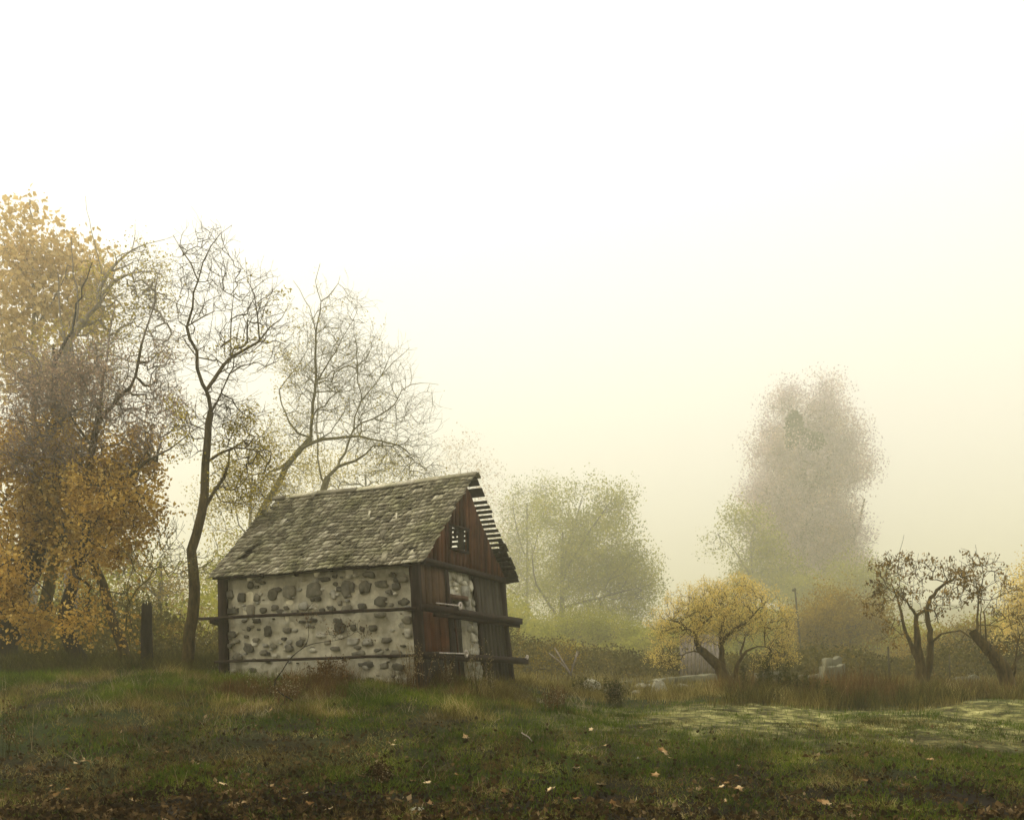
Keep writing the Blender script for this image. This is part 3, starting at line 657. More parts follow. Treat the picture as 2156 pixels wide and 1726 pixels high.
# ------------------------------------------------------------------ trees by the hut
# the tree with the bent dark trunk at the hut's left end
Y = 22.4; T = Tree(); k5 = Y/F
T.limb([foot(392, Y)]+L(None, [(394,1390),(400,1330),(410,1262),(406,1190),(404,1160),(412,1125),(424,1080),(430,1040)], Y)+L(Z5, [(235,1450),(248,1300),(262,1160)], Y), px2r(14, Y), px2r(7, Y), True, wob=.008)
T.limb(L(Z5, [(262,1160),(250,1080),(235,1040),(215,1000),(192,920),(188,820),(150,755),(132,682)], Y, -.6), .048, .034, wob=.012)
T.limb(L(Z5, [(132,682),(158,560),(180,420),(220,330),(262,225),(310,160),(390,115)], Y-.6, -.4), .030, .006)
T.limb(L(Z5, [(180,420),(150,330),(95,230),(60,170)], Y-.8, .3), .024, .008)
T.limb(L(Z5, [(132,682),(95,650),(70,560)], Y-.6, .3), .02, .008); T.limb(L(Z5, [(158,665),(220,625),(280,600),(380,590)], Y-.6, .7), .022, .007)
T.limb(L(Z5, [(250,1050),(290,970),(340,900),(375,860),(440,820),(540,770)], Y, .8), .044, .030, wob=.012)
T.limb(L(Z5, [(540,770),(600,690),(660,640),(700,560)], Y+.8, .5), .026, .007); T.limb(L(Z5, [(375,860),(382,760),(385,640),(385,510),(400,430)], Y+.4, -.6), .03, .007)
T.limb(L(Z5, [(535,770),(530,620),(510,500),(470,420),(460,300)], Y+.8, -.2), .028, .006); T.limb(L(Z5, [(440,820),(415,760),(430,640)], Y+.6, .5), .02, .007)
T.limb(L(Z5, [(540,770),(620,775),(690,790)], Y+.8, 1.0), .02, .007); T.limb(L(Z5, [(270,1160),(330,1060),(368,950),(440,900),(560,880)], Y, -1.0), .032, .008)
T.limb(L(Z5, [(240,1440),(310,1400),(400,1365),(520,1385),(600,1480)], Y, -.9), .036, .010, wob=.02)
T.limb(L(None, [(428,1065),(450,1030),(472,1010),(482,975),(484,950)], Y, .6), .045, .026); T.limb(L(None, [(484,950),(520,925),(545,930),(560,960)], Y+.6, .6), .028, .012)
T.limb(L(Z4, [(1290,960),(1240,880),(1225,780)], Y-.1, -.1), .022, .006) if False else None
T.limb(L(Z4, [(1270,690),(1262,620),(1250,545)], Y-.05, .1), .018, .006)
T.fill(blob_pts([(420,640,70,150),(390,560,40,60),(470,560,50,70),(500,640,60,80),(560,700,60,90),(480,760,80,80),(430,500,55,40),(545,620,45,70)], Y, 520, .9), .22, .2, .9)
T.fill(blob_pts([(500,900,75,75),(470,860,60,60),(540,960,60,60),(500,1020,70,60),(400,900,40,80)], Y, 420, .9), .22, .0, .2)
T.sprout(2, .34, .55, .25, .0, .06)
lf = lambda q: vnoise(q[:, 0]*1.3+q[:, 1], q[:, 2]*1.3, .7, 8) > .30+.5*sstep(6.2, 9.2, q[:, 2])
build_tree('bent_tree', 'half-bare yellow-leaved tree with a thin bent trunk at the left end of the hut', 'tree', T, .0034, 'bark_brown', 'leaf_olive', 6, .065, .12, .4, keep=lf, ex=2.4)

# bare trees behind the roof
Y = 40.0; T = Tree(); T.rs = 40/28
T.limb([foot(525, Y)]+L(Z5, [(500,1900),(600,1640),(660,1530),(710,1440),(770,1370),(825,1310)], Y), .17, .075, True, wob=.012)
T.limb(L(Z5, [(825,1310),(836,1180),(850,1000),(856,850),(850,720)], Y, -.5), .052, .028); T.limb(L(Z5, [(850,720),(880,600),(886,540),(850,430),(880,330)], Y-.5, -.3), .026, .008)
T.limb(L(Z5, [(850,720),(820,580),(760,480),(730,420)], Y-.5, .5), .02, .008); T.limb(L(Z5, [(886,540),(960,480),(1000,400)], Y-.7, .5), .018, .007)
T.limb(L(Z5, [(790,1350),(850,1330),(960,1306),(1100,1304),(1230,1325),(1310,1350),(1390,1410)], Y, -1.5), .050, .016, wob=.02)
T.limb(L(Z5, [(815,1315),(752,1282),(700,1220),(668,1130),(650,1040),(690,970),(760,900),(800,840)], Y, .9), .034, .010)
T.limb(L(Z5, [(1310,1350),(1360,1330),(1450,1310)], Y-1.3, .4), .02, .008); T.limb(L(Z5, [(850,1000),(930,880),(1010,740),(1060,650)], Y-.3, -.7), .03, .009)
T.limb(L(Z5, [(760,1380),(700,1450),(600,1500),(520,1590),(460,1645)], Y, -1.0), .05, .014)
T.fill(blob_pts([(700,690,75,90),(650,800,60,120),(700,840,90,100),(640,920,60,60),(740,760,70,90),(770,850,70,70)], Y, 430, 1.0), .30, .12, 1.0)
T.sprout(2, .42, .5, .3, .0, .05)
n0 = T.n
T.fill(blob_pts([(575,1010,40,30),(540,1050,40,32),(600,1030,30,25)], Y-1.2, 150, .6), .26, .2, .0)
T.fill(blob_pts([(800,940,60,22),(850,950,60,40),(890,990,50,25),(740,930,50,20),(830,990,70,15)], Y-1.2, 260, .6), .26, .35, .0)
T.sprout(2, .36, .5, -.25, .3)
build_tree('bare_tree', 'tall bare tree whose long arched limb droops over the hut roof', 'tree', T, .0031, 'bark_moss', 'leaf_olive', 5, .055, .12, .3, ex=2.35,
           keep=lambda q: (q[:, 0] < px2r(625-CX, 39)) | (rng.random(len(q)) < .12))
Y = 43.0; T = Tree(); T.rs = 43/29.5
T.limb([foot(650, Y), P(668, 1200, Y), P(680, 1060, Y)]+L(Z5, [(905,1570),(925,1530)], Y), .18, .10, True, wob=.01)
T.limb(L(Z5, [(925,1530),(980,1470),(1080,1425),(1180,1362),(1290,1350)], Y, -.8), .055, .014); T.limb(L(Z5, [(960,1478),(1020,1390),(1062,1250),(1110,1100),(1220,970),(1290,880),(1380,800)], Y, .8), .040, .008)
T.limb(L(Z5, [(1062,1250),(1180,1200),(1285,1130),(1340,1040),(1440,1000),(1540,1020)], Y+.3, -.6), .030, .007); T.limb(L(Z5, [(905,1570),(872,1480),(862,1300),(860,1100),(868,960),(900,800)], Y, .4), .032, .008)
T.limb(L(Z5, [(1110,1100),(1090,950),(1080,800),(1070,660)], Y+.5, -.5), .03, .008); T.limb(L(Z5, [(1220,970),(1260,860),(1270,770)], Y+.6, -.3), .02, .008)
T.limb(L(Z5, [(1180,1200),(1290,1225),(1400,1205)], Y, .6), .018, .008)
T.fill(blob_pts([(790,780,60,80),(840,830,60,80),(820,900,80,60),(760,880,70,80),(870,870,50,60),(880,960,45,40),(850,750,25,40),(800,950,60,40),(900,850,30,45),(905,900,25,40)], Y, 400, 1.1), .30, .12, .9)
T.sprout(2, .42, .5, .25, .0, .05)
build_tree('bare_tree', 'spreading bare tree behind the hut ridge with limbs reaching up to the right', 'tree', T, .0031, 'bark_moss', 'leaf_olive', 1, .045, .1, .3, ex=2.35, keep=lambda q: rng.random(len(q)) < .12)

# the big mass of autumn trees on the left
Y = 25.5; T = Tree()
T.limb([foot(-8, Y)]+L(Z4, [(10,1330),(70,1180),(110,1000),(190,850),(240,650),(300,450),(350,250)], Y)+L(Z3, [(330,1200),(310,1080)], Y), .50, .012, True, wob=.03)
for pts, dy in (([(330,1200),(420,1050),(470,850),(560,600)], 1), ([(330,1300),(480,1280),(600,1250),(700,1300)], -1), ([(300,1350),(150,1300),(0,1200)], -.6)):
    T.limb(L(Z3, pts, Y, dy), .045, .012, wob=.03)
for pts, dy in (([(300,450),(420,380),(600,400),(800,450)], -1), ([(240,650),(120,560),(0,480),(-100,500)], -.6), ([(300,500),(450,560),(560,700),(620,850)], -1.2), ([(190,850),(90,880),(20,960)], -.8), ([(190,850),(320,760),(420,800)],-1.2)):
    T.limb(L(Z4, pts, Y, dy), .08, .02, wob=.03)
low = [(60,1010,90,70),(150,1040,110,70),(40,1100,80,70),(220,980,80,60),(250,1050,60,50),(120,1130,100,60),(0,1180,45,60),(300,940,40,55),(200,1110,80,50),(290,1000,50,40),(0,950,70,60),(120,930,110,60)]
T.fill(blob_pts(low, Y-.6, 950, 1.3), .3, -.05, .1, thick if False else .05)
T.fill(blob_pts([(60,1290,70,60),(20,1230,50,80)], Y-1.8, 170, .8, thr=.42), .3, .0, .1)
T.sprout(1, .3, .6, .0, .4)
build_tree('leaning_maple_tree', 'big leaning dark-trunked tree hung with orange-yellow leaves at the far left', 'tree', T, .0055, 'bark_dark', 'leaf_orange', 24, .09, .22, .7, asp=.8)
Y = 42; T = Tree(); T.rs = 42/29
T.limb([foot(60, Y), P(70, 1250, Y), P(80, 1100, Y), P(75, 950, Y), P(70, 800, Y), P(72, 650, Y), P(66, 520, Y), P(62, 420, Y)], .14, .02, True, wob=.02)
for pts in ([(72,700),(120,620),(150,540)], [(75,900),(140,830),(190,740)]): T.limb(L(None, pts, Y, rng.normal(0, .6)), .04, .012)
T.fill(blob_pts([(60,460,50,40),(20,520,60,60),(100,540,70,50),(50,610,80,70),(150,580,60,60),(10,700,60,80),(110,660,80,60),(180,650,50,60),(60,780,90,70),(190,560,30,50)], Y, 700, 1.2), .3, .15, .4)
T.sprout(1, .35, .6, .0, .2)
build_tree('broadleaf_tree', 'tall tree with broad pale orange leaves rising above the other trees at the far left', 'tree', T, .004, 'bark_grey', 'leaf_pale_gold', 11, .14, .30, .4, asp=.95)
Y = 35; T = Tree(); T.rs = 35/27
T.limb([foot(150, Y)]+[P(150, 1250, Y), P(165, 1100, Y)]+L(Z3, [(400,1500),(400,1160),(430,1050),(520,920)], Y), .22, .10, True, wob=.02)
T.limb(L(Z3, [(520,920),(580,840),(650,750),(740,680),(850,650),(980,660)], Y, -.6), .07, .012); T.limb(L(Z3, [(575,845),(620,700),(700,600),(790,520),(900,480),(1000,455)], Y, .6), .055, .01)
T.limb(L(Z3, [(400,1250),(385,1050),(360,850),(350,650)], Y, -.5), .05, .012); T.limb(L(Z3, [(625,690),(570,480),(530,280),(510,190)], Y, .3), .02, .006); T.limb(L(Z3, [(460,1000),(465,800),(440,600),(430,440)], Y, -.6), .035, .008)
T.limb(L(Z3, [(790,520),(810,440),(815,370)], Y+.4, .2), .018, .007)
T.fill(blob_pts([(290,570,80,70),(330,640,70,60),(220,620,70,70),(270,700,90,80),(200,730,80,90),(340,720,50,60),(220,830,90,80),(130,760,70,80)], Y, 900, 1.1), .26, .2, .7)
T.sprout(2, .36, .55, .2, .0, .04)
build_tree('slender_tree', 'thin-twigged tree leaning right with a fine yellowish crown above the orange tree', 'tree', T, .0042, 'bark_grey', 'leaf_olive', 5, .07, .16, .2, keep=lambda q: vnoise(q[:, 0]+q[:, 1], q[:, 2], .8, 9) > .36)
Y = 24.2; T = Tree()
T.limb([foot(262, Y)]+L(Z4, [(815,1500),(790,1380),(720,1200),(660,1000),(600,850),(560,700),(540,560)], Y)+L(Z3, [(560,1700),(600,1500)], Y), .14, .07, True, wob=.015)
T.limb(L(Z3, [(600,1500),(620,1300),(660,1080),(690,800)], Y, .5), .045, .01); T.limb(L(Z3, [(600,1560),(720,1400),(790,1340),(830,1200),(850,1080),(900,930),(940,760),(965,620)], Y, -.6), .055, .008)
T.limb(L(Z3, [(560,1700),(420,1520),(350,1400),(250,1250),(150,1100)], Y, -.9), .04, .01); T.limb(L(Z3, [(330,1600),(420,1500),(530,1450),(680,1415),(745,1390),(880,1370)], Y-.3, -.6), .03, .01)
T.limb(L(Z3, [(600,1500),(500,1300),(440,1150),(420,950)], Y, -.8), .035, .01)
T.limb(L(Z4, [(740,330),(820,310),(920,220),(1100,120),(1260,0),(1340,-50)], Y-.2, -.9), .045, .01, wob=.012)
T.limb(L(Z4, [(650,400),(740,540),(820,700),(900,870),(940,930)], Y-.3, -.6), .03, .008, wob=.012)
T.fill(blob_pts([(60,860,80,80),(150,800,80,80),(40,940,60,60),(250,860,90,90),(330,850,50,80),(180,900,90,80),(100,850,90,90),(50,780,60,60),(300,940,60,50),(200,780,90,60),(340,780,40,70),(110,960,90,50),(370,880,30,50)], Y-.2, 1500, 1.3), .24, .1, .4)
T.sprout(2, .33, .6, .15, .0, .05)
build_tree('twiggy_tree', 'grey twiggy tree with a trunk leaning left, tangled before the orange leaves', 'tree', T, .0046, 'bark_brown', 'leaf_russet', 5, .06, .13, .4, twig='bark_grey', keep=lambda q: vnoise(q[:, 0], q[:, 2], .6, 10) > .40)
Y = 23.4; T = Tree()
T.limb([foot(172, Y)]+L(Z4, [(530,1490),(465,1400),(425,1270),(440,1120),(475,980),(510,860),(550,700),(580,560)], Y), .19, .09, True, wob=.012)
T.limb(L(Z4, [(550,700),(640,560),(700,400)], Y, -.5), .05, .02); T.limb(L(Z4, [(510,860),(430,700),(400,560)], Y, .5), .05, .02); T.limb(L(Z4, [(340,1330),(350,1000),(400,800)], Y+.5, .5), .04, .02) if False else None
T.fill(blob_pts([(270,1080,55,60),(200,1060,60,70),(310,1060,35,40),(240,1150,50,40),(160,1180,50,40),(215,1020,70,50)], Y-.4, 330, 1.0), .25, .0, .1)
T.fill(blob_pts([(210,1250,55,90),(170,1290,50,60),(260,1290,30,80)], Y-.9, 120, .8, thr=.42), .25, .0, .0)
T.sprout(1, .28, .6, -.1, .4)
build_tree('crooked_tree', 'crooked dark trunk bowed left with drooping yellow leaves beside the leaning orange tree', 'tree', T, .005, 'bark_dark', 'leaf_orange', 18, .08, .19, .7, asp=.8)
Y = 24.6; T = Tree()
T.limb([foot(98, Y)]+L(Z4, [(250,1330),(290,1150),(340,900),(400,700),(440,500)], Y), .19, .10, True, wob=.015)
T.limb(L(Z4, [(400,700),(330,500),(260,380)], Y, -.6), .06, .02); T.fill(blob_pts([(160,1090,70,60),(110,1010,60,60)], Y, 120, 1), .25, 0, .1); T.sprout(1, .3, .6)
build_tree('leaning_tree', 'grey-barked trunk leaning right between the orange tree and the crooked one', 'tree', T, .005, 'bark_moss', 'leaf_orange', 9, .08, .18, .6, asp=.8)

# broken trunk and bare shrub between the trees and the hut
Y = 22.6; ft = foot(309, Y); st = empty('tree_stump', tuple(ft), 'upright broken dark tree stump standing between the left trees and the bent tree', 'stump')
mb = MB(); hts = P(309, 1263, Y)[2]-ft[2]; mb.tube([(0, 0, 0), (.01, 0, .4), (-.01, 0, .9), (.0, 0, hts*.8), (.0, 0, hts-.12)], [.16, .14, .13, .12, .115], 12)
for k in range(9):
    a = k*.7; mb.tube([(.08*math.cos(a), .08*math.sin(a), hts-.2), (.085*math.cos(a), .085*math.sin(a), hts-.1+rng.uniform(0, .14))], [.035, .012], 5)
mb.build('trunk', M['bark_dark'], st, smooth=True)
Y = 22.0; T = Tree(); T.limb([foot(302, Y)]+L(Z4, [(805,1290),(830,1150),(880,1040),(930,990),(1000,930)], Y), .035, .012, True)
T.limb(L(Z4, [(850,1110),(830,1000),(800,900)], Y, .3), .016, .006); T.limb(L(Z4, [(880,1040),(960,960),(1050,830),(1190,620)], Y, -.3), .014, .005)
T.fill(blob_pts([(330,1200,45,50),(290,1180,40,45),(370,1180,45,40),(350,1130,40,50),(400,1200,40,30),(440,1190,20,40)], Y, 190, 1.2), .2, .1, .5); T.sprout(2, .25, .5, .2)
build_tree('bare_shrub', 'thin bare shrub of crossing twigs beside the broken stump', 'shrub', T, .0035, 'bark_moss', 'leaf_olive', 1, .05, .06, .4, keep=lambda q: rng.random(len(q)) < .22)

# dim trees further back on the left and behind the hut
def far_tree(nm, label, Y, blobs, base, top, leafm, nfill, lpt, ls, tr=.25, rt=.012, group=None, cat='tree', dep=1.0, spread=None, bark='bark_far', limbs=(), droop=.2, keep=None, ex=2.4, bend=0):
    T = Tree(); T.limb([foot(base, Y, .3), P((base+top[0])/2+bend, (HY+top[1])/2, Y), P(top[0], top[1], Y)], tr, tr*.3, True, step=Y*.012, wob=.03)
    for l_ in limbs: T.limb(L(None, l_, Y, rng.normal(0, Y*.02)), tr*.45, tr*.1, step=Y*.012, wob=.04)
    T.fill(blob_pts(blobs, Y, nfill, dep, thr=.30), Y*.011, .15, .5, .05); T.sprout(1, Y*.012, .6, .1)
    return build_tree(nm, label, cat, T, rt, bark, leafm, int(lpt*2.4), ls*.70, spread or Y*.0085, droop, group, thick=.05, ex=ex, keep=keep, asp=.75)
far_tree('hazy_tree', 'dim olive tree seen between the bent tree and the left trunks', 52, [(350,1240,90,70),(300,1320,90,50),(400,1330,60,50),(240,1200,70,80)], 330, (340, 1180), 'leaf_rust', 260, 14, .17)
far_tree('hazy_tree', 'dim tall tree in the mist behind the orange leaves', 60, [(120,1150,100,120),(40,1250,90,120),(180,1290,90,90)], 100, (110, 1060), 'leaf_rust', 260, 14, .19)
far_tree('hazy_tree', 'dim bushy yellow-green tree in the mist behind the bent tree and the roof', 72, [(520,1180,90,90),(470,1280,70,90),(610,1100,70,70),(500,1010,60,70),(570,960,50,60),(450,1080,50,60),(640,990,50,50)], 520, (530, 1000), 'leaf_olive', 420, 14, .20)
far_tree('hazy_tree', 'low hazy yellow-green tree just above the middle of the roof ridge', 80, [(740,1000,70,40),(820,990,60,40),(680,1020,60,40),(880,1010,40,40)], 770, (770, 1000), 'leaf_olive', 200, 8, .20)
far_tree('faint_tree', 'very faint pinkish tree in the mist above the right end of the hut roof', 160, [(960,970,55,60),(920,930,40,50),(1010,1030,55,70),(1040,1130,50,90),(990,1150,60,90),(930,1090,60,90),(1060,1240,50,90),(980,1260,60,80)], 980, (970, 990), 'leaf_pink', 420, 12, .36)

# willow-like bushes right of the hut
far_tree('willow_tree', 'large misty olive-green willow right of the hut', 118,
         [(1190,1110,70,80),(1240,1060,55,45),(1300,1070,35,40),(1270,1160,100,90),(1330,1210,60,80),(1200,1240,90,90),(1290,1290,80,70),(1170,1330,60,60),(1240,1370,70,35),(1360,1260,35,60)], 1180, (1185, 1120),
         'leaf_willow', 1500, 22, .31, .40, .012, limbs=[[(1180,1220),(1240,1120),(1290,1050)], [(1180,1250),(1250,1180),(1330,1120)], [(1182,1200),(1210,1100),(1235,1020)], [(1180,1280),(1290,1250),(1370,1230)], [(1180,1300),(1130,1230),(1120,1150)]], droop=.6,
         keep=lambda q: vnoise(q[:, 0]+q[:, 1], q[:, 2], 2.4, 12) > .16)
far_tree('willow_tree', 'narrower pale misty willow just behind the right end of the hut', 135, [(1100,1070,45,55),(1130,1120,50,60),(1090,1180,50,80),(1120,1270,50,80),(1090,1340,40,50),(1140,1040,25,30)], 1110, (1110, 1060), 'leaf_willow', 700, 12, .30, .3, .014,
         limbs=[[(1110,1200),(1140,1100),(1150,1030)], [(1108,1180),(1085,1100),(1080,1040)]], droop=.5)
far_tree('willow_bush', 'low dark olive bush at the foot of the large misty willow', 80, [(1190,1350,70,50),(1250,1340,70,50),(1130,1370,50,40),(1310,1360,60,40),(1370,1370,40,35)], 1200, (1205, 1330), 'leaf_willow', 520, 20, .20, .1, .008, cat='bush')
far_tree('crossed_branch_bush', 'brushy brown bush with arching bare stems right of the hut corner', 33, [(1150,1385,35,30),(1185,1395,30,25),(1120,1400,28,22)], 1160, (1160, 1380), 'leaf_rust', 200, 7, .06, .04, .006, cat='bush')

# the tall hazy tree and its neighbours
tb = [(1700+(b[0]-1700)*.9, b[1], b[2]*.86, b[3]*.95) for b in [(1745,812,30,34),(1655,855,32,34),(1735,885,62,50),(1800,930,36,45),(1625,940,55,55),(1700,960,95,75),(1790,1010,70,80),(1630,1050,80,70),(1730,1090,100,80),(1800,1110,55,70),(1700,1180,95,70),(1790,1190,45,55),(1620,1130,70,55)]]
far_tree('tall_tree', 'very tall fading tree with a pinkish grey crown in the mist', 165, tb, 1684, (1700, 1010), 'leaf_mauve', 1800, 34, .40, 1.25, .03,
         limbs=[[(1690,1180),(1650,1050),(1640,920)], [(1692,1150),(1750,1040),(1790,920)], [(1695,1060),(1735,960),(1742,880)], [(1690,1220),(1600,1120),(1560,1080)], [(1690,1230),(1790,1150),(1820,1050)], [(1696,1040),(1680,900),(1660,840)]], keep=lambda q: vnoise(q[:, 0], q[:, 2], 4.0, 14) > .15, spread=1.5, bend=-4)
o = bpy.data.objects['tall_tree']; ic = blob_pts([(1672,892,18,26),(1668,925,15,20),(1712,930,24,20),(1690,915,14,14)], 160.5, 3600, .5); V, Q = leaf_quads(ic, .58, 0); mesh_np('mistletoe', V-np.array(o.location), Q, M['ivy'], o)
far_tree('hazy_golden_tree', 'misty golden-olive tree at the left foot of the very tall tree', 150, [(1565,1100,45,35),(1545,1150,45,45),(1600,1170,50,50),(1640,1230,60,50),(1510,1180,20,30),(1570,1225,45,45)], 1600, (1580, 1140), 'leaf_willow', 700, 16, .42, .35, .018,
         limbs=[[(1590,1230),(1540,1150),(1500,1120)], [(1590,1230),(1640,1170),(1660,1120)]])
far_tree('hazy_golden_tree', 'misty green tree at the right foot of the very tall tree', 140, [(1800,1230,60,45),(1850,1250,40,50),(1770,1280,50,50),(1700,1270,60,45)], 1790, (1800, 1230), 'leaf_willow', 650, 20, .34, .3, .016)
far_tree('rusty_bush', 'broad rusty-gold bush between the leaning pole and the gnarled tree', 66, [(1700,1340,60,60),(1760,1300,60,60),(1820,1330,60,55),(1740,1360,50,40),(1860,1300,40,40),(1880,1370,50,35)], 1790, (1790, 1300), 'leaf_rust', 800, 18, .19, .12, .01, cat='bush')
far_tree('far_hedge_tree', 'hazy green bushy tree behind the small round yellow tree', 75, [(1430,1330,60,50),(1480,1300,60,60),(1380,1360,50,40),(1560,1330,60,60),(1620,1340,50,50)], 1480, (1480, 1310), 'leaf_willow', 420, 12, .2, .2, .012)
far_tree('yellow_edge_tree', 'yellowing tree cut off by the right edge of the picture', 44, [(2160,1270,45,50),(2190,1230,50,60),(2140,1330,40,40),(2180,1370,60,40)], 2200, (2190, 1240), 'leaf_yellow', 420, 12, .12, .2, .01)
far_tree('olive_bush', 'hazy olive bush behind the two gnarled trees', 50, [(1980,1370,60,28),(2050,1350,50,35),(2100,1370,50,30),(1920,1385,40,22)], 2020, (2020, 1350), 'leaf_rust', 420, 12, .13, .12, .01, cat='bush')

# small round yellow tree
Y = 27.0; T = Tree()
T.limb([foot(1538, Y)]+L(Z6, [(1430,1450),(1400,1370),(1370,1300),(1300,1240),(1250,1180),(1222,1100)], Y), .22, .06, True, wob=.012, step=.15)
T.limb(L(Z6, [(1222,1100),(1160,1045),(1080,1020)], Y, -.5), .045, .025, step=.15, wob=.02); T.limb(L(Z6, [(1222,1100),(1260,1040),(1330,1000),(1290,920)], Y, .3), .04, .02, step=.15, wob=.02)
T.limb(L(Z6, [(1400,1370),(1388,1250),(1378,1120),(1400,1000),(1385,900)], Y, .3), .10, .02, step=.15, wob=.02); T.limb(L(Z6, [(1470,1420),(1475,1330),(1500,1240),(1560,1190),(1640,1180)], Y, -.3), .07, .02, step=.15, wob=.015)
T.limb(L(Z6, [(1382,1150),(1450,1080),(1530,1030),(1600,960)], Y, -.5), .06, .02, step=.15, wob=.02); T.limb(L(Z6, [(1640,1180),(1650,1080),(1680,1010)], Y-.3, .5), .035, .012, step=.15); T.limb(L(Z6, [(1330,1260),(1220,1210),(1120,1230)], Y, -.4), .04, .014, step=.15)
T.limb(L(Z6, [(1500,1240),(1520,1140),(1510,1040)], Y, .5), .04, .014, step=.15)
yb = [(1390,1385,30,28),(1650,1380,28,34),(1420,1400,30,16),(1615,1395,30,20),(1385,1320,22,40),(1655,1310,20,50),(1500,1330,60,40),(1420,1310,30,40),(1560,1240,40,22),(1500,1240,40,20),(1440,1290,45,50),(1490,1265,60,38),(1550,1255,65,35),(1600,1290,60,50),(1520,1290,70,45),(1405,1350,35,35),(1635,1345,32,48),(1560,1320,60,40),(1450,1340,50,30)]
T.fill(blob_pts(yb, Y, 1500, 1.5), .14, .3, .5, .12); T.sprout(2, .20, .45, .9, .0, .0)
ykeep = lambda q: (vnoise(q[:, 0]*2, q[:, 2]*2, .6, 15)-.5)*.5+.75*sstep(1.75, 2.6, q[:, 2])+.3+.6*sstep(.9, 1.6, abs(q[:, 0]-px2r(1520-CX, 27))/1.0) > .36
build_tree('round_yellow_tree', 'small low round tree with bright yellow leaves and a dark twisted trunk', 'tree', T, .0026, 'bark_brown', 'leaf_yellow', 9, .042, .07, -.4, keep=ykeep)

# gnarled fruit trees on the right
Y = 25.0; T = Tree()
T.limb([foot(1943, Y)]+L(Z7, [(1262,1380),(1250,1200),(1238,1080),(1222,960),(1212,860),(1205,790)], Y), .17, .05, True, wob=.012, step=.15)
T.limb(L(Z7, [(1205,790),(1165,720),(1120,660),(1070,610)], Y, -.4), .04, .015, step=.15, wob=.02); T.limb(L(Z7, [(1208,800),(1260,765),(1300,745)], Y, .1), .035, .035, step=.15)
T.limb(L(Z7, [(1275,1330),(1318,1150),(1325,1000),(1305,860),(1302,740),(1325,660),(1380,590),(1440,540),(1490,515),(1550,420)], Y, .3), .11, .022, step=.15, wob=.015)
T.limb(L(Z7, [(1238,1180),(1185,1060),(1140,930),(1100,780),(1068,660),(1020,540)], Y, .5), .065, .018, step=.15, wob=.018)
T.limb(L(Z7, [(1330,985),(1400,940),(1470,915),(1560,915),(1650,960)], Y, -.5), .036, .014, step=.15, wob=.018); T.limb(L(Z7, [(1300,740),(1360,760),(1390,850)], Y+.1, -.3), .03, .012, step=.15)
T.limb(L(Z7, [(1080,600),(1085,420),(1095,300),(1125,180)], Y, .3), .014, .004, step=.15)
T.limb(L(Z7, [(1200,500),(1210,430),(1240,310)], Y, -.2), .01, .004, step=.15)
gb_ = [(1860,1210,32,30),(1900,1195,40,32),(1950,1200,30,25),(1850,1260,35,40),(1890,1250,40,30),(1880,1320,30,28),(2000,1210,40,30),(2040,1215,35,35),(2000,1260,40,35),(1930,1240,30,25),(1960,1290,40,25),(2040,1250,30,30),(1870,1180,30,15)]
T.fill(blob_pts(gb_, Y, 430, 1.3), .16, .2, .2, .14); T.sprout(1, .22, .6, .2)
build_tree('gnarled_fruit_tree', 'gnarled forked fruit tree with brown hanging withered leaves', 'tree', T, .005, 'bark_brown', 'leaf_brown', 5, .085, .07, 1.6, ex=2.3, keep=lambda q: rng.random(len(q)) < .8, asp=.5)
Y = 24.0; T = Tree()
T.limb([foot(2118, Y)]+L(Z7, [(1925,1400),(1900,1260),(1840,1140),(1775,1060),(1710,990),(1650,915)], Y), .21, .10, True, wob=.012, step=.15)
T.limb(L(Z7, [(1690,960),(1683,870),(1688,760),(1700,620),(1728,490),(1722,400)], Y, .3), .035, .010, step=.15, wob=.012); T.limb(L(Z7, [(1706,980),(1705,860),(1712,680)], Y, -.2), .022, .01, step=.15)
T.limb(L(Z7, [(1750,1030),(1745,900),(1740,760),(1800,640)], Y, -.3), .03, .008, step=.15, wob=.012); T.limb(L(Z7, [(1702,672),(1780,668),(1850,655),(1890,610)], Y+.2, .3), .016, .006, step=.15)
T.limb(L(Z7, [(1690,900),(1740,860),(1830,880),(1900,930)], Y, .4), .022, .008, step=.15); T.limb(L(Z7, [(1650,915),(1610,900),(1560,960)], Y, -.2), .03, .01, step=.15)
T.limb(L(Z7, [(1960,1240),(1985,1130),(2060,1060),(2120,1050)], Y, .3), .05, .02, step=.15); T.limb(L(Z7, [(1940,1300),(1975,1150),(1990,1000),(2040,900)], Y, -.3), .035, .01, step=.15)
T.fill(blob_pts([(2080,1190,18,28),(2105,1210,20,30),(2060,1240,18,25),(2120,1250,28,20),(2050,1180,20,25),(2140,1300,30,30),(2100,1290,22,22),(2150,1360,20,30),(2090,1370,30,20)], Y, 260, 1.2), .16, .2, .2, .12); T.sprout(1, .2, .6, .2)
build_tree('gnarled_fruit_tree', 'thick-stumped gnarled fruit tree leaning left near the right edge of the picture', 'tree', T, .0045, 'bark_brown', 'leaf_brown', 3, .075, .06, 1.6, ex=2.3, keep=lambda q: rng.random(len(q)) < .6, asp=.5)

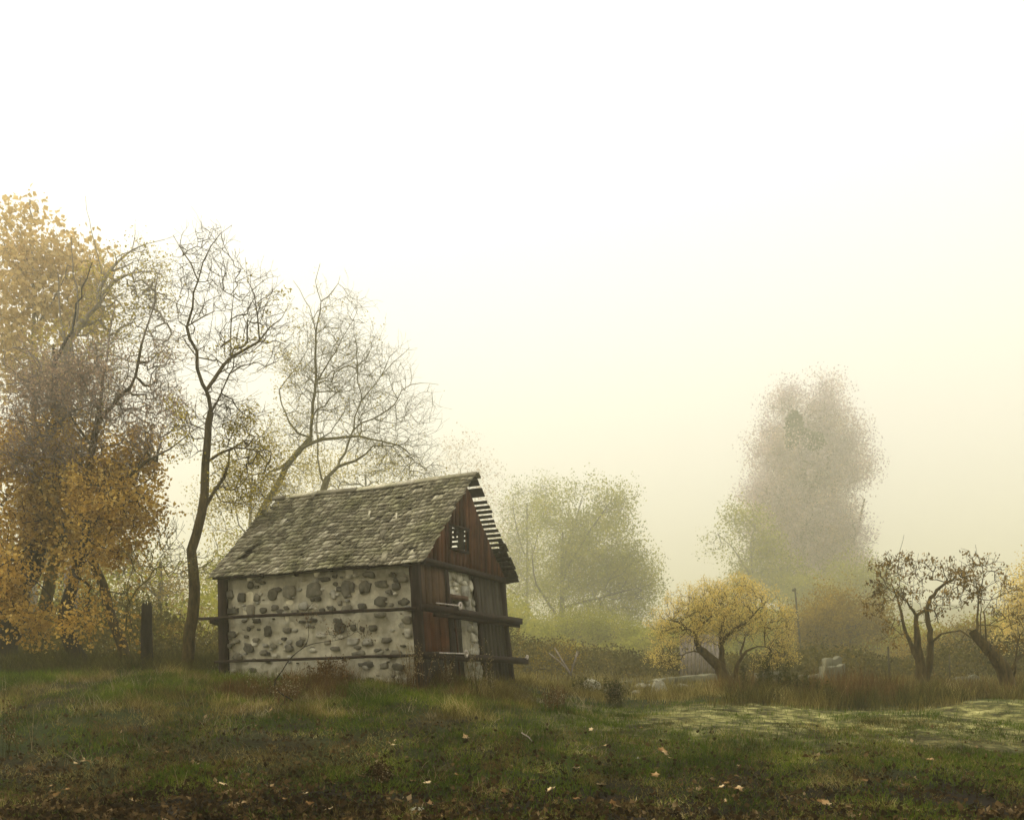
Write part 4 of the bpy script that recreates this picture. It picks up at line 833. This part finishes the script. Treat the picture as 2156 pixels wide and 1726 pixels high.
# ------------------------------------------------------------------ things in the field: pole, shed, fence, slabs, boulders
def thing_mesh(nm, label, cat, mb, mat, group=None, smooth=False, warp=None):
    V = np.concatenate(mb.v); c = np.array([V[:, 0].mean(), V[:, 1].mean(), V[:, 2].min()]); 
    o = mb.build(nm, M[mat] if isinstance(mat, str) else mat, None, (lambda q: q-c), smooth, tuple(c)); return tag(o, label, cat, group)
Y = 58; a = foot(1690, Y); b = P(1674, 1243, Y); pole = empty('leaning_pole', tuple(a), 'thin leaning wooden pole in front of the very tall tree', 'pole')
mb = MB(); mb.tube([(0, 0, 0), tuple((b-a)*.5), tuple(b-a)], [.075, .065, .05], 8); mb.build('shaft', M['bark_far'], pole)
mb = MB(); mb.tube([tuple(b-a+(-.16, 0, .0)), tuple(b-a+(.03, 0, .10))], [.07, .10], 8); mb.build('lamp_head', M['concrete'], pole)
mb = MB(); mb.bar((.15, -.5, 0), (1.5, -.5, .9), .1, .1); 
Y = 92; zt = P(1340, 1333, Y)[2]; xl, xr = px2r(1286-CX, Y), px2r(1421-CX, Y); zg = float(ground_z(xl, Y))-.4
sh = empty('flat_shed', ((xl+xr)/2, Y, zg), 'low dark flat-roofed shed with a pale roof edge behind the willow', 'shed'); hw = (xr-xl)/2; hh = zt-zg
mb = MB(); mb.box((-hw, 0, 0), (hw, 3, hh-.1)); mb.build('shed_wall', M['dark_board'], sh); mb = MB(); mb.box((-hw-.2, -.25, hh-.1), (hw+.2, 3.2, hh)); mb.build('shed_roof', M['concrete'], sh)
mb = MB(); mb.box((-.6, -.06, .05), (.4, -.003, hh-.35)); mb.build('shed_door', M['timber'], sh)
Y = 38; x0, x1 = px2r(1432-CX, Y), px2r(1515-CX, Y); zt = P(1470, 1335, Y)[2]; zg = float(ground_z(x0, Y))-.1
fn = empty('board_fence', (x0, Y, zg), 'piece of weathered grey board fence behind the round yellow tree', 'fence')
mb = MB(); x = 0
while x < x1-x0: mb.box((x, 0, 0), (x+.13, .03, zt-zg+rng.normal(0, .03))); x += .15
mb.build('fence_boards', M['bark_grey'], fn); mb = MB(); mb.box((-.05, .031, .4), (x1-x0, .09, .5)); mb.box((-.05, .031, 1.1), (x1-x0, .09, 1.2)); mb.build('fence_rail', M['timber'], fn)
def slab(nm, label, cat, q0, q1, yt0, yt1, yb_, Y, dep=.3, mat='concrete', tilt=0):
    a = P(q0, yt0, Y); b = P(q1, yt1, Y+tilt); zb_ = min(P(q0, yb_, Y)[2], float(ground_z(a[0], Y))-.05); mb = MB(); n = 6; V = []
    for i in range(n+1):
        f = i/n; p = a+(b-a)*f; zt_ = p[2]+rng.normal(0, .03)
        for dz, dy in ((zb_, 0), (zt_-.02, 0), (zt_, .02), (zt_, dep-.02), (zt_-.02, dep), (zb_, dep)): V.append((p[0], p[1]+dy+rng.normal(0, .006), dz))
    fs = [(i*6+k, i*6+(k+1)%6, (i+1)*6+(k+1)%6, (i+1)*6+k) for i in range(n) for k in range(6)]+[tuple(range(5, -1, -1)), tuple(n*6+k for k in range(6))]
    mb.add(V, fs); return thing_mesh(nm, label, cat, mb, mat)
slab('low_wall', 'long low pale concrete wall end running behind the yellow tree trunk', 'wall', 1308, 1420, 1436, 1428, 1446, 33, 2.2, tilt=1.2)
slab('low_wall', 'higher pale concrete wall piece just left of the yellow tree trunk', 'wall', 1421, 1514, 1426, 1417, 1440, 34.4, 2.2, tilt=1.0)
slab('concrete_block', 'square pale concrete block right of the yellow tree trunk', 'block', 1598, 1647, 1417, 1412, 1446, 30, .6)
slab('concrete_slab', 'tilted pale concrete slab left of the stacked blocks', 'slab', 1681, 1746, 1425, 1413, 1444, 32, .4, tilt=-.4)
slab('concrete_block', 'lower upright block of the stacked pair of concrete blocks', 'block', 1737, 1780, 1404, 1402, 1446, 31, .6)
slab('concrete_block', 'small upper block of the stacked pair of concrete blocks', 'block', 1740, 1773, 1386, 1383, 1402, 32.2, .5)
slab('plank', 'pale plank lying in the grass between the two gnarled trees', 'plank', 2008, 2062, 1427, 1420, 1430, 34, .2, tilt=1)
def boulder(label, px, py, wpx, hpx, Y, mat='boulder', nm='boulder', cat='boulder', group=None, seed=0):
    import bmesh
    bm = bmesh.new(); bmesh.ops.create_icosphere(bm, subdivisions=4, radius=1); r_ = np.random.default_rng(seed+int(px)); me = bpy.data.meshes.new(nm)
    sx = wpx/2/F*Y; sz = hpx/F*Y; dirs = r_.normal(0, 1, (9, 3)); dirs /= np.linalg.norm(dirs, axis=1, keepdims=True); cut = r_.uniform(.68, .95, 9)
    for v in bm.verts:
        p = np.array(v.co)
        for d, c_ in zip(dirs, cut):
            k = p@d
            if k > c_: p = p-d*(k-c_)*.85
        nz = float(vnoise(p[0]*2+p[2]+7, p[1]*2+p[2]*1.3+3, .5, 21)-.5)*.10; p = p*(1+nz)
        v.co = (p[0]*sx, p[1]*sx*.9, p[2]*sz)
    for f in bm.faces: f.smooth = True
    bm.to_mesh(me); bm.free(); me.materials.append(M[mat]); o = bpy.data.objects.new(nm, me); COL.objects.link(o); a = P(px, py, Y)
    o.location = (a[0], Y, min(a[2], float(ground_z(a[0], Y))+sz*.1)); o.rotation_euler = (0, r_.uniform(-.15, .15), 0); return tag(o, label, cat, group)
bq = lambda label, x, y, w_, h_, Y: boulder(label, *Z6(x, y), w_/2.858, h_/2.858, Y)
bq('rounded pale boulder on the low rise right of the hut', 600, 1425, 120, 62, 27)
bq('flat pale boulder touching the left side of the rounded boulder', 530, 1440, 90, 30, 26.6)
bq('upright white stone standing taller than the other stones', 1010, 1505, 105, 135, 24.5)
bq('low pale stone just left of the white stone at the yellow tree', 1205, 1465, 95, 32, 25.5)
bq('low white stone nearest the foot of the yellow tree', 1275, 1490, 90, 38, 24.6)
bq('small squarish stone right against the yellow tree trunk', 1447, 1510, 60, 45, 24.4)
bq('long low mossy stone nearest the right corner of the hut', 350, 1470, 150, 42, 26)
bq('small half-buried stone left of the upright white stone', 872, 1475, 70, 36, 25.5)
bq('pale stone lying behind the burr bush', 900, 1430, 90, 34, 28)
bq('small stone peeping out between the willow foot and the boulder', 700, 1430, 50, 24, 28.5)
bq('angular grey stone between the rounded boulder and the burr bush', 705, 1465, 70, 40, 25.6)
bq('small pale stone touching the right side of the upright white stone', 1085, 1500, 60, 34, 24.9)
bq('flat pale stone under the end of the low concrete wall', 960, 1420, 110, 30, 29)
bq('mossy stone half hidden in grass behind the low pale stone', 1150, 1430, 80, 34, 28)
boulder('pale stone in the grass left of the gnarled forked tree', 1850, 1437, 26, 12, 27); boulder('pale stone in the grass right of the gnarled forked tree', 1968, 1432, 20, 9, 27.5)
boulder('small pale stone lying in the middle of the field', 1160+10, 1603, 22, 9, 15.1, nm='field_stone', cat='stone'); boulder('round stone in the turf left of the small pale field stone', 1085+0, 1540, 16, 9, 17, nm='field_stone', cat='stone')
boulder('flat grey stone lying under a fallen stick', 1110, 1592, 26, 12, 15.4, nm='field_stone', cat='stone')
boulder('pale wedge-shaped stone right of the middle of the field', 1345, 1604, 24, 12, 14.9, nm='field_stone', cat='stone')
boulder('little pale stone at the bottom edge of the picture', 880, 1712, 40, 14, 11.9, nm='field_stone', cat='stone')
def stick(label, pts, Y, r, mat='bark_grey', nm='broken_branch', fork=None):
    mb = MB(); q = L(None, [Z6(*p) for p in pts], Y, .3); mb.tube(q, np.linspace(r, r*.5, len(q)), 6)
    if fork: q = L(None, [Z6(*p) for p in fork], Y, .2); mb.tube(q, np.linspace(r*.7, r*.4, len(q)), 6)
    return thing_mesh(nm, label, 'branch', mb, mat)
stick('pale broken branch leaning left right of the hut', [(480,1350),(430,1270),(380,1185)], 28, .035); stick('thin pale stick crossing the leaning branch right of the hut', [(470,1330),(400,1260),(345,1215)], 28.3, .022)
stick('forked pale broken branch leaning right of the crossing sticks', [(478,1340),(495,1280),(525,1208)], 27.6, .035, fork=[(490,1300),(505,1250),(515,1205)])
mb = MB(); q = [P(1098, 1575, 15.6), P(1112, 1582, 15.5), P(1124, 1590, 15.3)]; q = [np.array([a[0], a[1], float(ground_z(a[0], a[1]))+.03+.05*(1-i/2)]) for i, a in enumerate(q)]; mb.tube(q, [.012, .011, .006], 6); thing_mesh('fallen_stick', 'short pale stick lying on the flat grey field stone', 'stick', mb, 'bark_grey')
Y = 27; mb = MB(); mb.tube([foot(1873, Y), P(1870, 1360, Y)], [.03, .025], 8); thing_mesh('garden_stake', 'thin upright stake just left of the gnarled forked tree', 'stake', mb, 'bark_far')
mb = MB(); mb.tube([foot(2000, Y), P(1999, 1375, Y)], [.025, .02], 8); a = P(1991, 1368, Y); 
thing_mesh('garden_stake', 'thin upright stake between the two gnarled trees', 'stake', mb, 'bark_far')

# ------------------------------------------------------------------ grass, weeds, litter
def blades(x, y, h, wd, lean, mat, name, segs=2, kind='stuff', z0=None, curl=.5):
    n = len(x); z = ground_z(x, y)-.01 if z0 is None else z0; a = rng.uniform(0, 2*math.pi, n); b = rng.uniform(0, 2*math.pi, n)
    dx, dy = np.cos(a), np.sin(a); sx, sy = np.cos(b), np.sin(b); lean = lean*rng.uniform(.2, 1.3, n); rows = []
    for k in range(segs+1):
        u = k/segs; off = lean*h*(u**(1+curl)); zz = z+h*(u-.35*np.minimum(lean, 1.2)*u*u); hw_ = wd/2*(1-u)+.0006 if k == segs else wd/2*(1-u*.6)
        for s_ in (-1, 1): rows.append(np.stack([x+dx*off+sx*hw_*s_, y+dy*off+sy*hw_*s_, zz], -1))
    V = np.stack(rows, 1).reshape(-1, 3); base = (np.arange(n)*2*(segs+1))[:, None]
    Q = np.concatenate([base+np.array([[2*k, 2*k+1, 2*k+3, 2*k+2]]) for k in range(segs)], 0)
    return V, Q
def scatter(n, x0, x1, y0, y1, persp=True):
    """more per square metre near the camera"""
    if persp: u = rng.random(n); y = 1/((1-u)/y0+u/y1)
    else: y = rng.uniform(y0, y1, n)
    s_ = y/y1; x = rng.uniform(-1, 1, n)*y*.56; x = x[(x > x0) & (x < x1)]; y = y[:len(x)] if False else y
    return x, y[:len(x)]
def field(n, y0=10.6, y1=27):
    u = rng.random(n); y = 1/((1-u)/y0+u/y1); x = rng.uniform(-.78, .78, n)*y; return x, y
in_hut = lambda x, y: ((x-C0[0])*.422+(y-C0[1])*.907 > -.05) & ((x-C0[0])*.422+(y-C0[1])*.907 < HW) & (-(x-C0[0])*.907+(y-C0[1])*.422 > 0) & (-(x-C0[0])*.907+(y-C0[1])*.422 < HL)
track = lambda x, y: sstep(.8, 3.2, x)*sstep(15.2, 17.4, y)*sstep(21.5, 19.8, y)
# short green turf
x, y = field(240000); g = vnoise(x, y, 1.5, 30)*.6+vnoise(x, y, .45, 31)*.4; k = (g > .43) & ~in_hut(x, y) & (rng.random(len(x)) < .25+.75*sstep(12.2, 14.8, y-.06*x+1.5*(vnoise(x, y, 1.1, 35)-.5))) & (rng.random(len(x)) > track(x, y)*.85); x, y, g = x[k], y[k], g[k]
h = rng.uniform(.04, .13, len(x))*(.6+2.2*np.clip(g-.47, 0, 1)); V, Q = blades(x, y, h, .011, .55, 'grass', 'g'); tag(mesh_np('turf_grass', V, Q, M['grass']), kind='stuff')
x, y = field(170000); g = vnoise(x, y, 1.9, 33)*.55+vnoise(x, y, .4, 34)*.45; k = (g > .46) & ~in_hut(x, y) & (rng.random(len(x)) < .35+.65*sstep(12.2, 14.8, y-.06*x+1.5*(vnoise(x, y, 1.1, 35)-.5))); x, y, g = x[k], y[k], g[k]
h = rng.uniform(.03, .11, len(x))*(1-.55*track(x, y)); V, Q = blades(x, y, h, .009, 1.2, 'dry', 'g'); tag(mesh_np('dry_grass', V, Q, M['dry_grass']), kind='stuff')
# longer tufts on the bank and along the field edge
def tufts(name, n, reg, hr, mat, per=38, spread=.10, lean=.8, wd=.008, seed=0, thr=.5, segs=3):
    xs, ys = [], []
    while len(xs) < n:
        Yt = rng.uniform(reg[2], reg[3]); px = rng.uniform(reg[0], reg[1]); xx = px2r(px-CX, Yt)
        if vnoise(xx, Yt, .9, 50+seed) < thr or in_hut(np.array([xx]), np.array([Yt]))[0]: continue
        xs.append(xx); ys.append(Yt)
    hb = np.repeat(rng.uniform(.45, 1.15, n)*(.5+.95*vnoise(np.array(xs), np.array(ys), .8, 90+seed)), per)
    xs = np.repeat(xs, per)+rng.normal(0, spread, n*per); ys = np.repeat(ys, per)+rng.normal(0, spread, n*per)
    h = rng.uniform(hr[0], hr[1], n*per)*hb; V, Q = blades(xs, ys, h, wd, lean, mat, name, segs); return tag(mesh_np(name, V, Q, M[mat]), kind='stuff')
tufts('bank_grass', 560, (-60, 1000, 17.2, 21.5), (.10, .24), 'grass', 40, .12, .7, .009, 1)
tufts('bank_dry_grass', 460, (-60, 1120, 16.6, 22.5), (.12, .36), 'dry_grass', 30, .10, .9, .007, 2)
tufts('hut_brown_weeds', 150, (470, 1100, 18.0, 20.0), (.15, .50), 'red_weed', 26, .12, .6, .007, 19, .35)
tufts('bank_straw', 150, (60, 1250, 16.5, 21), (.15, .42), 'seed', 10, .10, .9, .006, 20, .45)
tufts('hut_front_grass', 90, (880, 1110, 18.2, 20.5), (.15, .42), 'dry_grass', 40, .10, .8, .007, 3, .3)
tufts('straw_tufts', 26, (350, 450, 19.5, 20.6), (.22, .42), 'dry_grass', 50, .12, .9, .008, 4, .2)
tufts('brown_undergrowth', 600, (-60, 440, 21.5, 25), (.15, .55), 'dark_weed', 26, .14, .7, .012, 5, .2)
tufts('middle_undergrowth', 420, (1090, 1600, 22, 27), (.12, .36), 'dry_grass', 26, .16, .7, .010, 6, .35)
tufts('field_edge_grass', 450, (1540, 2220, 20.6, 25.5), (.20, .50), 'dark_weed', 30, .16, .5, .012, 7, .25)
tufts('field_edge_red_grass', 240, (1500, 2220, 21.5, 26), (.25, .62), 'red_weed', 24, .14, .35, .010, 8, .3)
tufts('field_edge_dry_grass', 700, (1500, 2220, 20.2, 27), (.15, .50), 'dry_grass', 26, .14, .5, .008, 9, .4)
tufts('front_brown_grass', 420, (-80, 2200, 11.5, 18.5), (.07, .20), 'dry_grass', 22, .10, .9, .006, 10, .58)
tufts('front_reddish_grass', 160, (-80, 1100, 12.5, 18), (.08, .24), 'red_weed', 26, .10, .8, .006, 11, .55)
tufts('far_field_grass', 500, (1100, 2300, 27, 45), (.15, .45), 'dry_grass', 20, .3, .5, .02, 12, .3)
def hedge(name, n, x0, x1, top, Y0, Y1, mat, ls, seed):
    px = rng.uniform(x0, x1, n); Yd = rng.uniform(Y0, Y1, n); tp = np.interp(px, [a for a, b in top], [b for a, b in top]); x_ = px2r(px-CX, Yd); gz = ground_z(x_, Yd)
    zt_ = (EYE+(HY-tp)/F*Yd)-gz; zt_ = zt_*(.35+.95*vnoise(x_, Yd, (Y0*.07), seed)*(.6+.8*vnoise(x_, Yd, Y0*.02, seed+5))); h_ = rng.random(n)**.75
    k = vnoise(x_+Yd, h_*zt_, Y0*.03, seed+1) > .22+.25*h_; c_ = np.stack([x_, Yd, gz+h_*zt_], -1)[k]; V, Q = leaf_quads(c_, ls, .1, asp=.8)
    return tag(mesh_np(name, V, Q, M[mat]), kind='stuff')
hedge('far_thicket', 60000, -200, 560, [(-200,1100),(150,1180),(250,1150),(380,1220),(460,1160),(560,1200)], 45, 75, 'leaf_willow', .16, 70)
hedge('near_thicket', 60000, -150, 500, [(-150,1180),(150,1230),(250,1260),(400,1290),(500,1340)], 29, 40, 'leaf_scrub', .09, 72)
hedge('middle_thicket', 60000, 1020, 1500, [(1020,1200),(1130,1300),(1300,1330),(1500,1330)], 75, 115, 'leaf_willow', .27, 74)
hedge('right_thicket', 80000, 1380, 2300, [(1380,1330),(1500,1270),(1700,1330),(1850,1270),(2000,1330),(2300,1240)], 80, 115, 'leaf_willow', .28, 76)
hedge('low_scrub', 70000, 1540, 2300, [(1540,1385),(1700,1345),(1900,1380),(2000,1340),(2300,1340)], 36, 52, 'leaf_scrub', .10, 78)
hedge('willow_scrub', 50000, 1020, 1560, [(1020,1330),(1200,1350),(1420,1370),(1560,1380)], 40, 56, 'leaf_scrub', .10, 79)
# low wooded hill closing the valley
hx = np.linspace(-420, 420, 170); hy = np.linspace(300, 500, 60); HX, HYY = np.meshgrid(hx, hy)
HZ = ground_z(HX, HYY)-2+27*sstep(300, 400, HYY)*(.45+.75*vnoise(HX, HYY, 150, 80))+(vnoise(HX, HYY, 9, 81)-.3)*5*sstep(300, 320, HYY)
hi = np.arange(170*60).reshape(60, 170); hq = np.stack([hi[:-1, :-1], hi[:-1, 1:], hi[1:, 1:], hi[1:, :-1]], -1).reshape(-1, 4)
tag(mesh_np('hill', np.stack([HX, HYY, np.minimum(HZ, 37)], -1).reshape(-1, 3), hq, simple_mat('wooded_hill', (.02, .022, .008), (.07, .065, .025), .15), smooth=True), kind='structure')
tufts('pale_grass_wisps', 170, (-60, 1300, 13, 20), (.10, .26), 'seed', 9, .14, 1.1, .006, 16, .5)
tufts('green_turf_clumps', 420, (-60, 2200, 12, 19), (.05, .14), 'grass', 50, .14, .9, .010, 17, .52)
tufts('far_left_grass', 300, (-80, 700, 25, 40), (.2, .6), 'dark_weed', 22, .3, .5, .02, 13, .2)
tufts('dark_turf_clumps', 60, (1250, 2100, 15.5, 19.5), (.05, .11), 'dark_weed', 60, .13, .9, .010, 14, .5)
# spiky dark weeds standing up from the field edge
def weed(nm, label, px, Y, hgt, mat, n_st=7, spread=.15, seeds=0, group=None, cat='weed', seedmat='seed', lean=.25, r=.006, leaves=0, leafmat='dark_weed', ls=.05):
    f_ = foot(px, Y, .02); o = empty(nm, tuple(f_), label, cat, group); mb = MB(); pts = []
    for _ in range(n_st):
        a = rng.uniform(0, 6.28); h_ = hgt*rng.uniform(.6, 1.05); l_ = lean*rng.uniform(.1, 1.2)*h_; b = np.array([rng.normal(0, spread*.25), rng.normal(0, spread*.25), 0])
        q = [b+np.array([math.cos(a)*l_*u**1.6, math.sin(a)*l_*u**1.6, h_*u]) for u in np.linspace(0, 1, 6)]; mb.tube(q, np.linspace(r, r*.35, 6), 4, cap=False); pts += q[2:]
        for _k in range(3):
            s_ = q[rng.integers(2, 5)]; a2 = rng.uniform(0, 6.28); e = s_+np.array([math.cos(a2)*.3, math.sin(a2)*.3, .55])*h_*rng.uniform(.15, .32); mb.tube([s_, (s_+e)/2+(0, 0, .01), e], [r*.5, r*.4, r*.25], 3, cap=False); pts += [e, (s_+e)/2]
    mb.build('stems', M[mat], o); pts = np.array(pts)
    if seeds: c_ = np.repeat(pts, seeds, 0); c_ = c_+rng.normal(0, .025, c_.shape); V, Q = leaf_quads(c_, .022, 0, asp=.9); mesh_np('seed_heads', V, Q, M[seedmat], o)
    if leaves: c_ = np.repeat(pts, leaves, 0); c_ = c_+rng.normal(0, .03, c_.shape); V, Q = leaf_quads(c_, ls, .2); mesh_np('foliage', V, Q, M[leafmat], o)
    return o
for i, px in enumerate(np.linspace(1575, 1720, 11)):
    weed('spiky_weed', 'upright spiky dark weed in the row right of the yellow tree', px+rng.normal(0, 5), 22+rng.uniform(-.6, .8), rng.uniform(.5, .95), 'dark_weed', 4, .08, 0, 'spiky weeds right of the yellow tree', lean=.10, r=.010, leaves=5)
weed('seedy_weed', 'tall seed-dotted weed growing at the near corner of the hut', 873, 18.6, .95, 'red_weed', 14, .35, 4, lean=.22)
weed('seedy_weed', 'tall seed-dotted weed before the hut door', 945, 19.2, .75, 'red_weed', 8, .2, 3, lean=.3)
weed('seedy_weed', 'tall weed with pale dots before the right half of the gable', 1003, 18.4, 1.05, 'dark_weed', 9, .2, 4, lean=.2)
weed('seedy_weed', 'slender pale-dotted weed at the right corner of the hut', 1035, 18.8, .85, 'dark_weed', 9, .25, 4, lean=.2)
weed('burr_bush', 'round dark burr bush with pale burrs before the boulders', 1294, 21.2, .62, 'dark_weed', 26, .35, 2, cat='bush', lean=.55, leaves=3)
weed('brown_weed', 'reddish-brown weed clump right of the hut front', 1165, 18.3, .48, 'red_weed', 22, .4, 1, cat='weed', lean=.5, leaves=2, leafmat='red_weed', ls=.035)
weed('brown_weed', 'brown weed clump in the middle foreground among fallen leaves', 800, 13.2, .36, 'red_weed', 18, .3, 1, lean=.7, leaves=3, leafmat='litter', ls=.045)
weed('brown_weed', 'dead brown stalks at the far left of the foreground', 20, 14.6, .95, 'dark_weed', 12, .4, 1, lean=.5, leaves=2, leafmat='red_weed', ls=.04)
weed('brown_weed', 'tangle of brown stalks below the left post of the hut', 590, 17.8, .6, 'red_weed', 26, .7, 2, lean=.6, leaves=2, leafmat='red_weed', ls=.035)
weed('straw_stalk', 'tall single pale stalk at the left of the foreground', 68, 14.9, .62, 'seed', 2, .05, 0, lean=.25)
weed('straw_stalk', 'two thin pale stalks low in the left foreground', 385, 12.9, .42, 'seed', 2, .1, 0, lean=.3)
weed('teasel_weed', 'dry weed patch at the edge of the willow bush', 1230, 24.5, .45, 'dark_weed', 20, .5, 1, lean=.5, leaves=2)
weed('red_berry_shrub', 'low reddish shrub against the lower part of the long stone wall', 690, 19.2, .62, 'red_weed', 26, .8, 1, cat='shrub', lean=.8, leaves=4, leafmat='red_weed', ls=.04)
weed('dark_sprig', 'dark leafy sprig at the end of the spiky weed row', 1745, 21.0, .5, 'dark_weed', 8, .1, 0, lean=.15, leaves=7)
# slanting sapling in front of the long wall
Y = 17.6; T = Tree(2000); T.limb([foot(640, Y+.0, .05)]+L(None, [Z1(*q) for q in [(640,1660),(690,1540),(750,1450),(840,1375),(930,1350),(1010,1340),(1110,1320),(1180,1290)]], Y, .5), .018, .004, True, step=.1, wob=.006)
T.limb(L(None, [Z1(*q) for q in [(850,1370),(875,1290),(862,1190),(845,1130),(905,1060)]], Y+.3, .1), .007, .003, step=.1, wob=.006)
T.fill(blob_pts([(730,1320,30,18),(700,1335,30,20),(655,1300,25,30),(760,1330,22,20)], Y+.3, 90, 1), .1, .2, .2, .1); T.sprout(1, .1, .6)
build_tree('slanting_sapling', 'thin slanting sapling with small red leaves before the long wall', 'sapling', T, .0022, 'bark_dark', 'red_weed', 3, .035, .04, .2)
# fallen leaves
x, y = field(80000, 10.6, 20); d = sstep(18, 11.5, y)*(.4+.6*sstep(3.0, -2, x)); k = rng.random(len(x)) < d*(.5+.5*(vnoise(x, y, .8, 60) > .5)); x, y = x[k], y[k]
c_ = np.stack([x, y, ground_z(x, y)+rng.uniform(.005, .05, len(x))], -1); V, Q = leaf_quads(c_, .070, 0, .6, .75); tag(mesh_np('leaf_litter', V, Q, M['litter']), kind='stuff')
def big_leaf(): 
    """a curled lobed leaf"""
    mb = MB(); n = 15; V = [(0, 0, .012)]; cu = rng.uniform(.3, 1.1)
    for i in range(n):
        a = 2*math.pi*i/n; r_ = (.078 if i % 3 == 0 else .052)*rng.uniform(.8, 1.15); V.append((r_*math.cos(a), r_*math.sin(a)*.85, .012+cu*r_*abs(math.sin(a*1.0+.4))*.45+rng.normal(0, .006)))
    V2 = [(p[0], p[1], p[2]-.002) for p in V]
    mb.add(V+V2, [(0, i+1, (i+1)%n+1) for i in range(n)]+[(n+1, n+1+(i+1)%n+1, n+1+i+1) for i in range(n)]+[(i+1, n+1+i+1, n+1+(i+1)%n+1, (i+1)%n+1) for i in range(n)])
    return mb
protos = []
for i, (px, py) in enumerate([(700,1655),(640,1680),(650,1700),(600,1690),(690,1710),(1030,1660),(1060,1672),(1120,1652),(1160,1671),(1265,1660),(1400,1590),(1215,1620),(1275,1575),(1250,1597),(1213,1625),(1392,1585),(1410,1600),(1380,1640),(1500,1648),(1520,1662),(1555,1668),(1375,1680),(1530,1655),(1820,1650),(1730,1695),(1740,1700),(1700,1600),(1950,1590),(1960,1605),(1880,1555),(1215,1690),(1290,1700),(905,1700),(965,1640),(900,1655),(870,1650),(760,1640),(330,1590),(350,1592),(205,1630),(100,1665),(140,1670),(118,1680),(280,1692),(60,1640),(470,1660),(520,1650),(570,1500),(1245,1540),(1350,1536),(980,1560),(1020,1555),(830,1575),(790,1600),(880,1610)]):
    Yl = None
    for yt in np.arange(10.8, 20, .05):
        xx = px2r(px-CX, yt)
        if HY-(float(ground_z(xx, yt))-EYE)/yt*F < py: Yl = yt; break
    if Yl is None: continue
    if i < 6: o = big_leaf().build('fallen_leaf', M['litter_pale'], None); protos.append(o)
    else: o = protos[i % 6].copy(); COL.objects.link(o)
    xx = px2r(px-CX, Yl); o.location = (xx, Yl, float(ground_z(xx, Yl))+.035); o.rotation_euler = (rng.normal(0, .3), rng.normal(0, .3), rng.uniform(0, 6.28)); o.scale = (rng.uniform(.45, 1.15),)*3
    tag(o, 'curled pale brown leaf fallen on the dark grass of the foreground', 'fallen leaf', 'large pale leaves fallen on the grass')

# unseen maples added round the camera to shade the foreground; the fallen leaves suggest them
def overhead(label, x, y, rx, ry, rz, cz, nleaf):
    T = Tree(); gz_ = float(ground_z(x, y-3)); T.limb([(x, y-3, gz_-.1), (x+.2, y-3, 3), (x, y-2, 6), (x, y-.5, cz)], .38, .12, True, wob=.03); pts = []
    for _ in range(420):
        v = rng.normal(0, 1, 3); v /= np.linalg.norm(v); v *= rng.random()**.4; pts.append((x+v[0]*rx, y+v[1]*ry, cz+v[2]*rz))
    T.fill(np.array(pts), .5, .1, .3); return build_tree('added_shade_maple', label, 'tree', T, .008, 'bark_dark', 'leaf_orange', nleaf, .22, .42, .3, asp=.9)
overhead('unseen maple added to shade the left foreground from just outside the picture', -10, 1, 8, 7.5, 4.8, 12.4, 70)
overhead('unseen maple added right behind the camera to shade the foreground', 1.5, .5, 8, 7.5, 4.8, 12.6, 70)
overhead('unseen maple added to shade the right foreground from just outside the picture', 13, -1, 7.5, 7, 4.6, 12.2, 55)

# ------------------------------------------------------------------ haze
mb = MB(); mb.box((-430, -70, -2), (430, 530, 50)); hz = mb.build('haze', [], None); tag(hz, kind='stuff')
m, t, out = new_mat('haze_air'); v = nd(t, 'ShaderNodeVolumePrincipled'); v.inputs['Color'].default_value = (.985, .965, .76, 1); v.inputs['Anisotropy'].default_value = .72; v.inputs['Density'].default_value = HAZE_DENSITY
t.links.new(v.outputs[0], out.inputs['Volume']); hz.data.materials.append(m)
